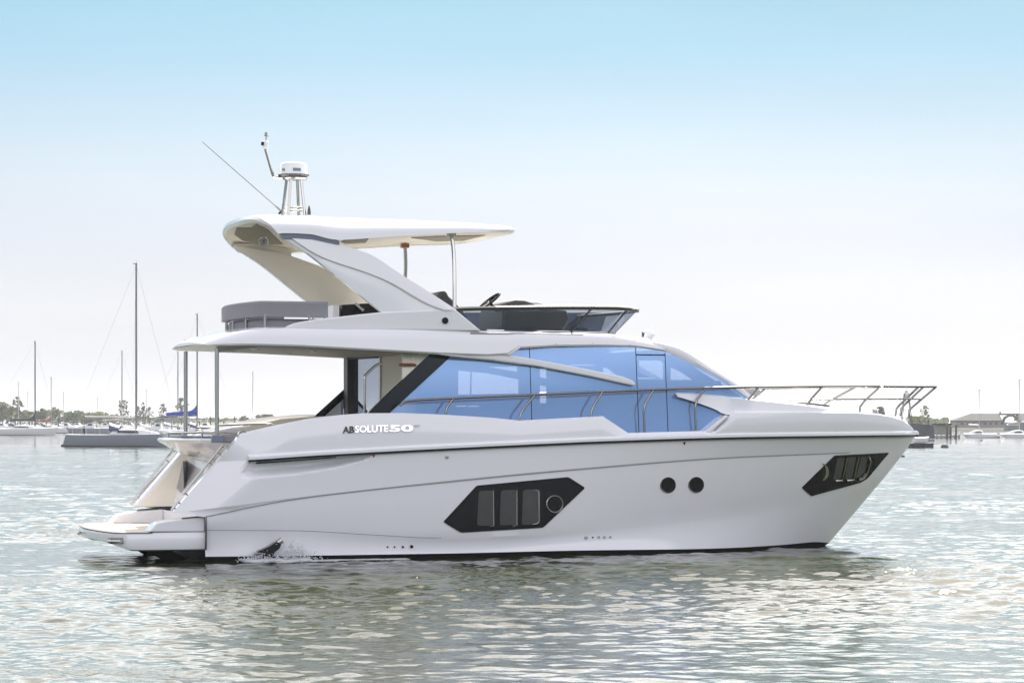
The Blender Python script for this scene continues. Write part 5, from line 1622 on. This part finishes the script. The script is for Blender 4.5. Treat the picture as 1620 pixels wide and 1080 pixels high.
# ---- right side: building, pier, barge, tower, buoys
d = 700
bld = empty('harbour_building', WP(1580, d, .5), 0, label='long low building with a grey hipped roof and an arched opening', cat='building')
s_ = d / F
def bx_(px): return (px - 1580) * s_
def bz_(py): return zpx(py, d) - .5
we = MB()
# wall with the arched gateway cut out
aw0, aw1 = bx_(1589), bx_(1609); az = bz_(667); arr = (aw1 - aw0) / 2
wl_x0, wl_x1 = bx_(1511), bx_(1720); ze = bz_(665)
top = bz_(657.6)
pts_l = [(wl_x0, 0), (wl_x0, ze), (aw0 - .6, ze), (aw0 - .1, top * .97), ((aw0 + aw1) / 2, top + .35), (aw1 + .1, top * .97), (aw1 + .6, ze), (wl_x1, ze), (wl_x1, 0), (aw1, 0), (aw1, az - .3)]
arcp = [((aw0 + aw1) / 2 + arr * math.cos(t), az - .3 + (top - az + .1) * math.sin(t)) for t in np.linspace(0, math.pi, 13)[1:-1]]
pts_l += arcp + [(aw0, az - .3), (aw0, 0)]
we.prism(pts_l, -.2, .6)
we.prism([(wl_x0, 0), (wl_x0, ze), (wl_x0 + .4, ze), (wl_x0 + .4, 0)], .6, 8)
BG['wall_grey'] = mat('building_wall', (.22, .21, .19), .85, noise_amt=.1)
BG['roof_grey'] = mat('building_roof', (.03, .032, .033), .9, noise_amt=.2, noise_scale=.4)
we.build('wall', BG['wall_grey'], bld)
rf = MB()
ev = .5; rz = bz_(653.6)
for (xa_, xb_, hipl, hipr) in ((wl_x0 - ev, aw0 - .7, True, False), (aw1 + .7, wl_x1 + ev, False, True)):
    hl = bx_(1540) if hipl else xa_
    hr_ = xb_ - 4 if hipr else xb_
    rf.v += [(xa_, -.9, ze), (xb_, -.9, ze), (xb_, 9, ze), (xa_, 9, ze), (hl, 4, rz), (hr_, 4, rz)]
    b = len(rf.v) - 6
    rf.f += [(b, b + 1, b + 5, b + 4), (b + 1, b + 2, b + 5), (b + 2, b + 3, b + 4, b + 5), (b + 3, b, b + 4), (b, b + 3, b + 2, b + 1)]
rfo = rf.build('roof', BG['roof_grey'], bld, ang=20)
MB().box((aw0 - .7, 1.0, top + .2), (aw1 + .7, 6.5, rz - .02)).build('gate_roof', BG['roof_grey'], bld)
ap = MB(); ap.tube([((aw0 + aw1) / 2 + (arr + .35) * math.cos(t), -.3, az - .3 + (top - az + .5) * math.sin(t)) for t in np.linspace(0, math.pi, 15)], .22, 6); ap.build('arch_trim', BG['roof_grey'], bld)
for px in range(1520, 1588, 9):
    MB().box((bx_(px), -.24, 1.0), (bx_(px + 4), -.1, ze - .5)).build('window', BG['win_dark'], bld)
MB().box((bx_(1585.5), 3.4, rz - .2), (bx_(1587.5), 4.4, rz + .45)).build('chimney', BG['wall_grey'], rfo)
shed = empty('green_shed', WP(1640, 520, .4), 0, label='green grey shed below the archway at the right edge', cat='shed')
BG['shed_green'] = mat('shed_wall', (.15, .19, .19), .7)
sx = 520 / F
MB().box((-46 * sx, 0, 0), (60 * sx, 4, zpx(668, 520) - .4)).build('wall', BG['shed_green'], shed)
MB().prism([(-20 * sx, zpx(668, 520) - .4), (60 * sx, zpx(668, 520) - .4), (60 * sx, zpx(665, 520) - .4), (-16 * sx, zpx(665, 520) - .4)], -.3, 4.3).build('roof', BG['boat_navy'], shed)

# long pier with pilings
dp = 360
pier = empty('pier', WP(1505, dp, 0), 0, label='long low grey pier on pilings right of the yacht bow', cat='pier')
sp2 = dp / F
MB().box((-62 * sp2, 0, .12), (14 * sp2, 3, .42)).build('deck', BG['concrete'], pier, bevel=.03)
for px in range(1448, 1520, 7):
    hgt = .12
    MB().tube([((px - 1505) * sp2, .3, -1), ((px - 1505) * sp2, .3, .3 + .2)], .13, 7).build('piling', BG['piling'], pier)
G2 = 'tall dock pilings right of the bow'
for px, tp_, lab in ((1498.5, 673, 'leftmost tall dark piling on the pier'), (1504, 675, 'middle tall dark piling on the pier'), (1512.5, 672, 'rightmost tall dark piling on the pier')):
    tag(MB().tube([WP(px, dp - .5, -1), WP(px, dp - .5, zpx(tp_, dp))], .14, 8).lathe(WP(px, dp - .5, zpx(tp_, dp)), [(.15, 0), (.15, .05), (.02, .16)], 8).build('dock_piling', BG['piling'], None), lab, 'piling', G2)
sh = empty('dock_shed', WP(1463, 340, .1), 0, label='dark blue grey work shed on the dock by the bow', cat='shed')
s3 = 340 / F
MB().prism([(-26 * s3, 0), (16 * s3, 0), (14 * s3, zpx(672, 340) - .1), (-22 * s3, zpx(668.5, 340) - .1)], 0, 3).build('wall', BG['boot_dark'] if False else mat('shed_dark', (.07, .08, .10), .7), sh, bevel=.03)
MB().tube([(2 * s3, -.2, .6), (6 * s3, -.2, zpx(664, 340))], .09, 6).build('derrick', BG['piling'], sh)
low = empty('flat_roofed_hut', WP(1500, 420, .2), 0, label='low flat roofed grey hut behind the pier', cat='hut')
s4 = 420 / F
MB().box((-18 * s4, 0, 0), (4 * s4, 3, zpx(672, 420) - .2)).build('wall', BG['wall_grey'], low)
MB().box((-20 * s4, -.3, zpx(672, 420) - .2), (-4 * s4 + 1, 3.3, zpx(669.5, 420) - .2)).build('roof', BG['roof_grey'], low)
# floating barge near the bow with a white dinghy on it
db = 229
brg = empty('work_barge', WP(1452, db, 0), 0, label='low black floating barge just beyond the yacht bow', cat='barge')
s5 = db / F
MB().box((-30 * s5, 0, -.2), (25 * s5, 2.2, zpx(700.5, db))).build('hull', BG['boot_dark'], brg, bevel=.03)
for px in (1440, 1447, 1455, 1463):
    MB().tube([((px - 1452) * s5, -.06, -.2), ((px - 1452) * s5, -.06, zpx(700, db))], .05, 6).build('fender', BG['piling'], brg)
dn = empty('dinghy', WP(1458, db + .8, zpx(700.5, db)), .3, label='small white dinghy lying on the black barge', cat='dinghy')
hull_mb(1.5, .8, .42, .0, .4, 0).build('hull', BG['boat_white'], dn, ang=35)
tw = empty('lattice_tower', WP(1434, 420, .3), 0, label='slim lattice tower with a lamp head seen behind the yacht bow rail', cat='tower')
tz = zpx(622, 420) - .3; w0, w1 = .95, .35
tm = MB()
for sx_ in (-1, 1):
    for sy_ in (-1, 1): tm.tube([(sx_ * w0, sy_ * w0, 0), (sx_ * w1, sy_ * w1, tz)], .07, 5)
for k in range(5):
    z_ = tz * (k + 1) / 5; w_ = w0 + (w1 - w0) * (k + 1) / 5
    tm.tube([(-w_, -w_, z_), (w_, -w_, z_), (w_, w_, z_), (-w_, w_, z_), (-w_, -w_, z_)], .045, 4)
tm.build('frame', BG['piling'], tw)
MB().lathe((0, 0, tz - .9), [(.35, 0), (.45, .2), (.45, .9), (.3, 1.1)], 10).build('lamp_head', BG['boat_white'], tw)
MB().lathe((0, 0, tz + .2), [(.32, 0), (.2, .15), (.04, .25)], 10).build('cap', BG['piling'], tw)
for px, py, d_, r_, lab, m in ((1494.5, 708, 229, .34, 'rounded grey mooring buoy right of the barge', 'buoy_grey'), (1428.5, 723, 168, .14, 'small dark buoy close under the yacht bow', 'piling'), (1552.5, 697, 313, .14, 'tiny dark buoy in front of the small sailboat', 'piling'), (1588, 693.5, 345, .14, 'tiny pale buoy near the right edge', 'boat_white')):
    dd = d_
    tag(MB().lathe(WP(px, dd, 0), [(r_ * .7, -.1), (r_, .02), (r_ * .95, r_ * .5), (r_ * .6, r_ * .9), (r_ * .15, r_ * 1.05)], 14).build('mooring_buoy', BG[m], None, ang=50), lab, 'buoy', 'mooring buoys')

# ---- mirrored parts become a part of their own on each side
def sides(me):
    n = len(me.vertices); par = list(range(n))
    def find(i):
        while par[i] != i:
            par[i] = par[par[i]]; i = par[i]
        return i
    for e in me.edges:
        a, b = find(e.vertices[0]), find(e.vertices[1])
        if a != b: par[a] = b
    lo, hi = {}, {}
    for v in me.vertices:
        r = find(v.index); y = v.co.y
        lo[r] = min(lo.get(r, 9e9), y); hi[r] = max(hi.get(r, -9e9), y)
    neg = [r for r in lo if hi[r] < .002]; pos = [r for r in lo if lo[r] > -.002]
    if not neg or not pos or len(neg) + len(pos) < len(lo): return None
    ps = set(pos)
    return [find(v.index) in ps for v in me.vertices]
def side_of(o):
    ys = [v.co.y for v in o.data.vertices]
    return 1 if sum(ys) > 0 else -1
def split(o, parent_pos=None):
    kids = [c for c in COL.objects if c.parent == o]
    flags = sides(o.data)
    twin = None
    if flags:
        sh = {e.vertices[:] for e in []}
        twin = o.copy(); twin.data = o.data.copy(); COL.objects.link(twin)
        for ob, keep in ((o, False), (twin, True)):
            bm = bmesh.new(); bm.from_mesh(ob.data)
            bm.verts.ensure_lookup_table()
            bmesh.ops.delete(bm, geom=[bm.verts[i] for i, f in enumerate(flags) if f != keep], context='VERTS')
            bm.to_mesh(ob.data); bm.free()
        if parent_pos: twin.parent = parent_pos
    elif parent_pos and side_of(o) > 0:
        o.parent = parent_pos
    for c in kids: split(c, twin)
for o in [c for c in COL.objects if c.parent == yacht and c.type == 'MESH']:
    split(o)

# ---- harbour haze
hz = MB(); hz.box((-9600, -9600, -1.5), (9600, 9600, 24))
hm = bpy.data.materials.new('haze_air'); hm.use_nodes = True
hn = hm.node_tree; hn.nodes.clear()
ho = hn.nodes.new('ShaderNodeOutputMaterial'); hp = hn.nodes.new('ShaderNodeVolumePrincipled')
hp.inputs['Color'].default_value = (.93, .95, 1.0, 1); hp.inputs['Density'].default_value = 0.00014; hp.inputs['Anisotropy'].default_value = 0.2
hn.links.new(hp.outputs[0], ho.inputs['Volume'])
tag(hz.build('haze', hm, None), 'thin pale summer haze over the harbour', 'haze', kind='stuff')
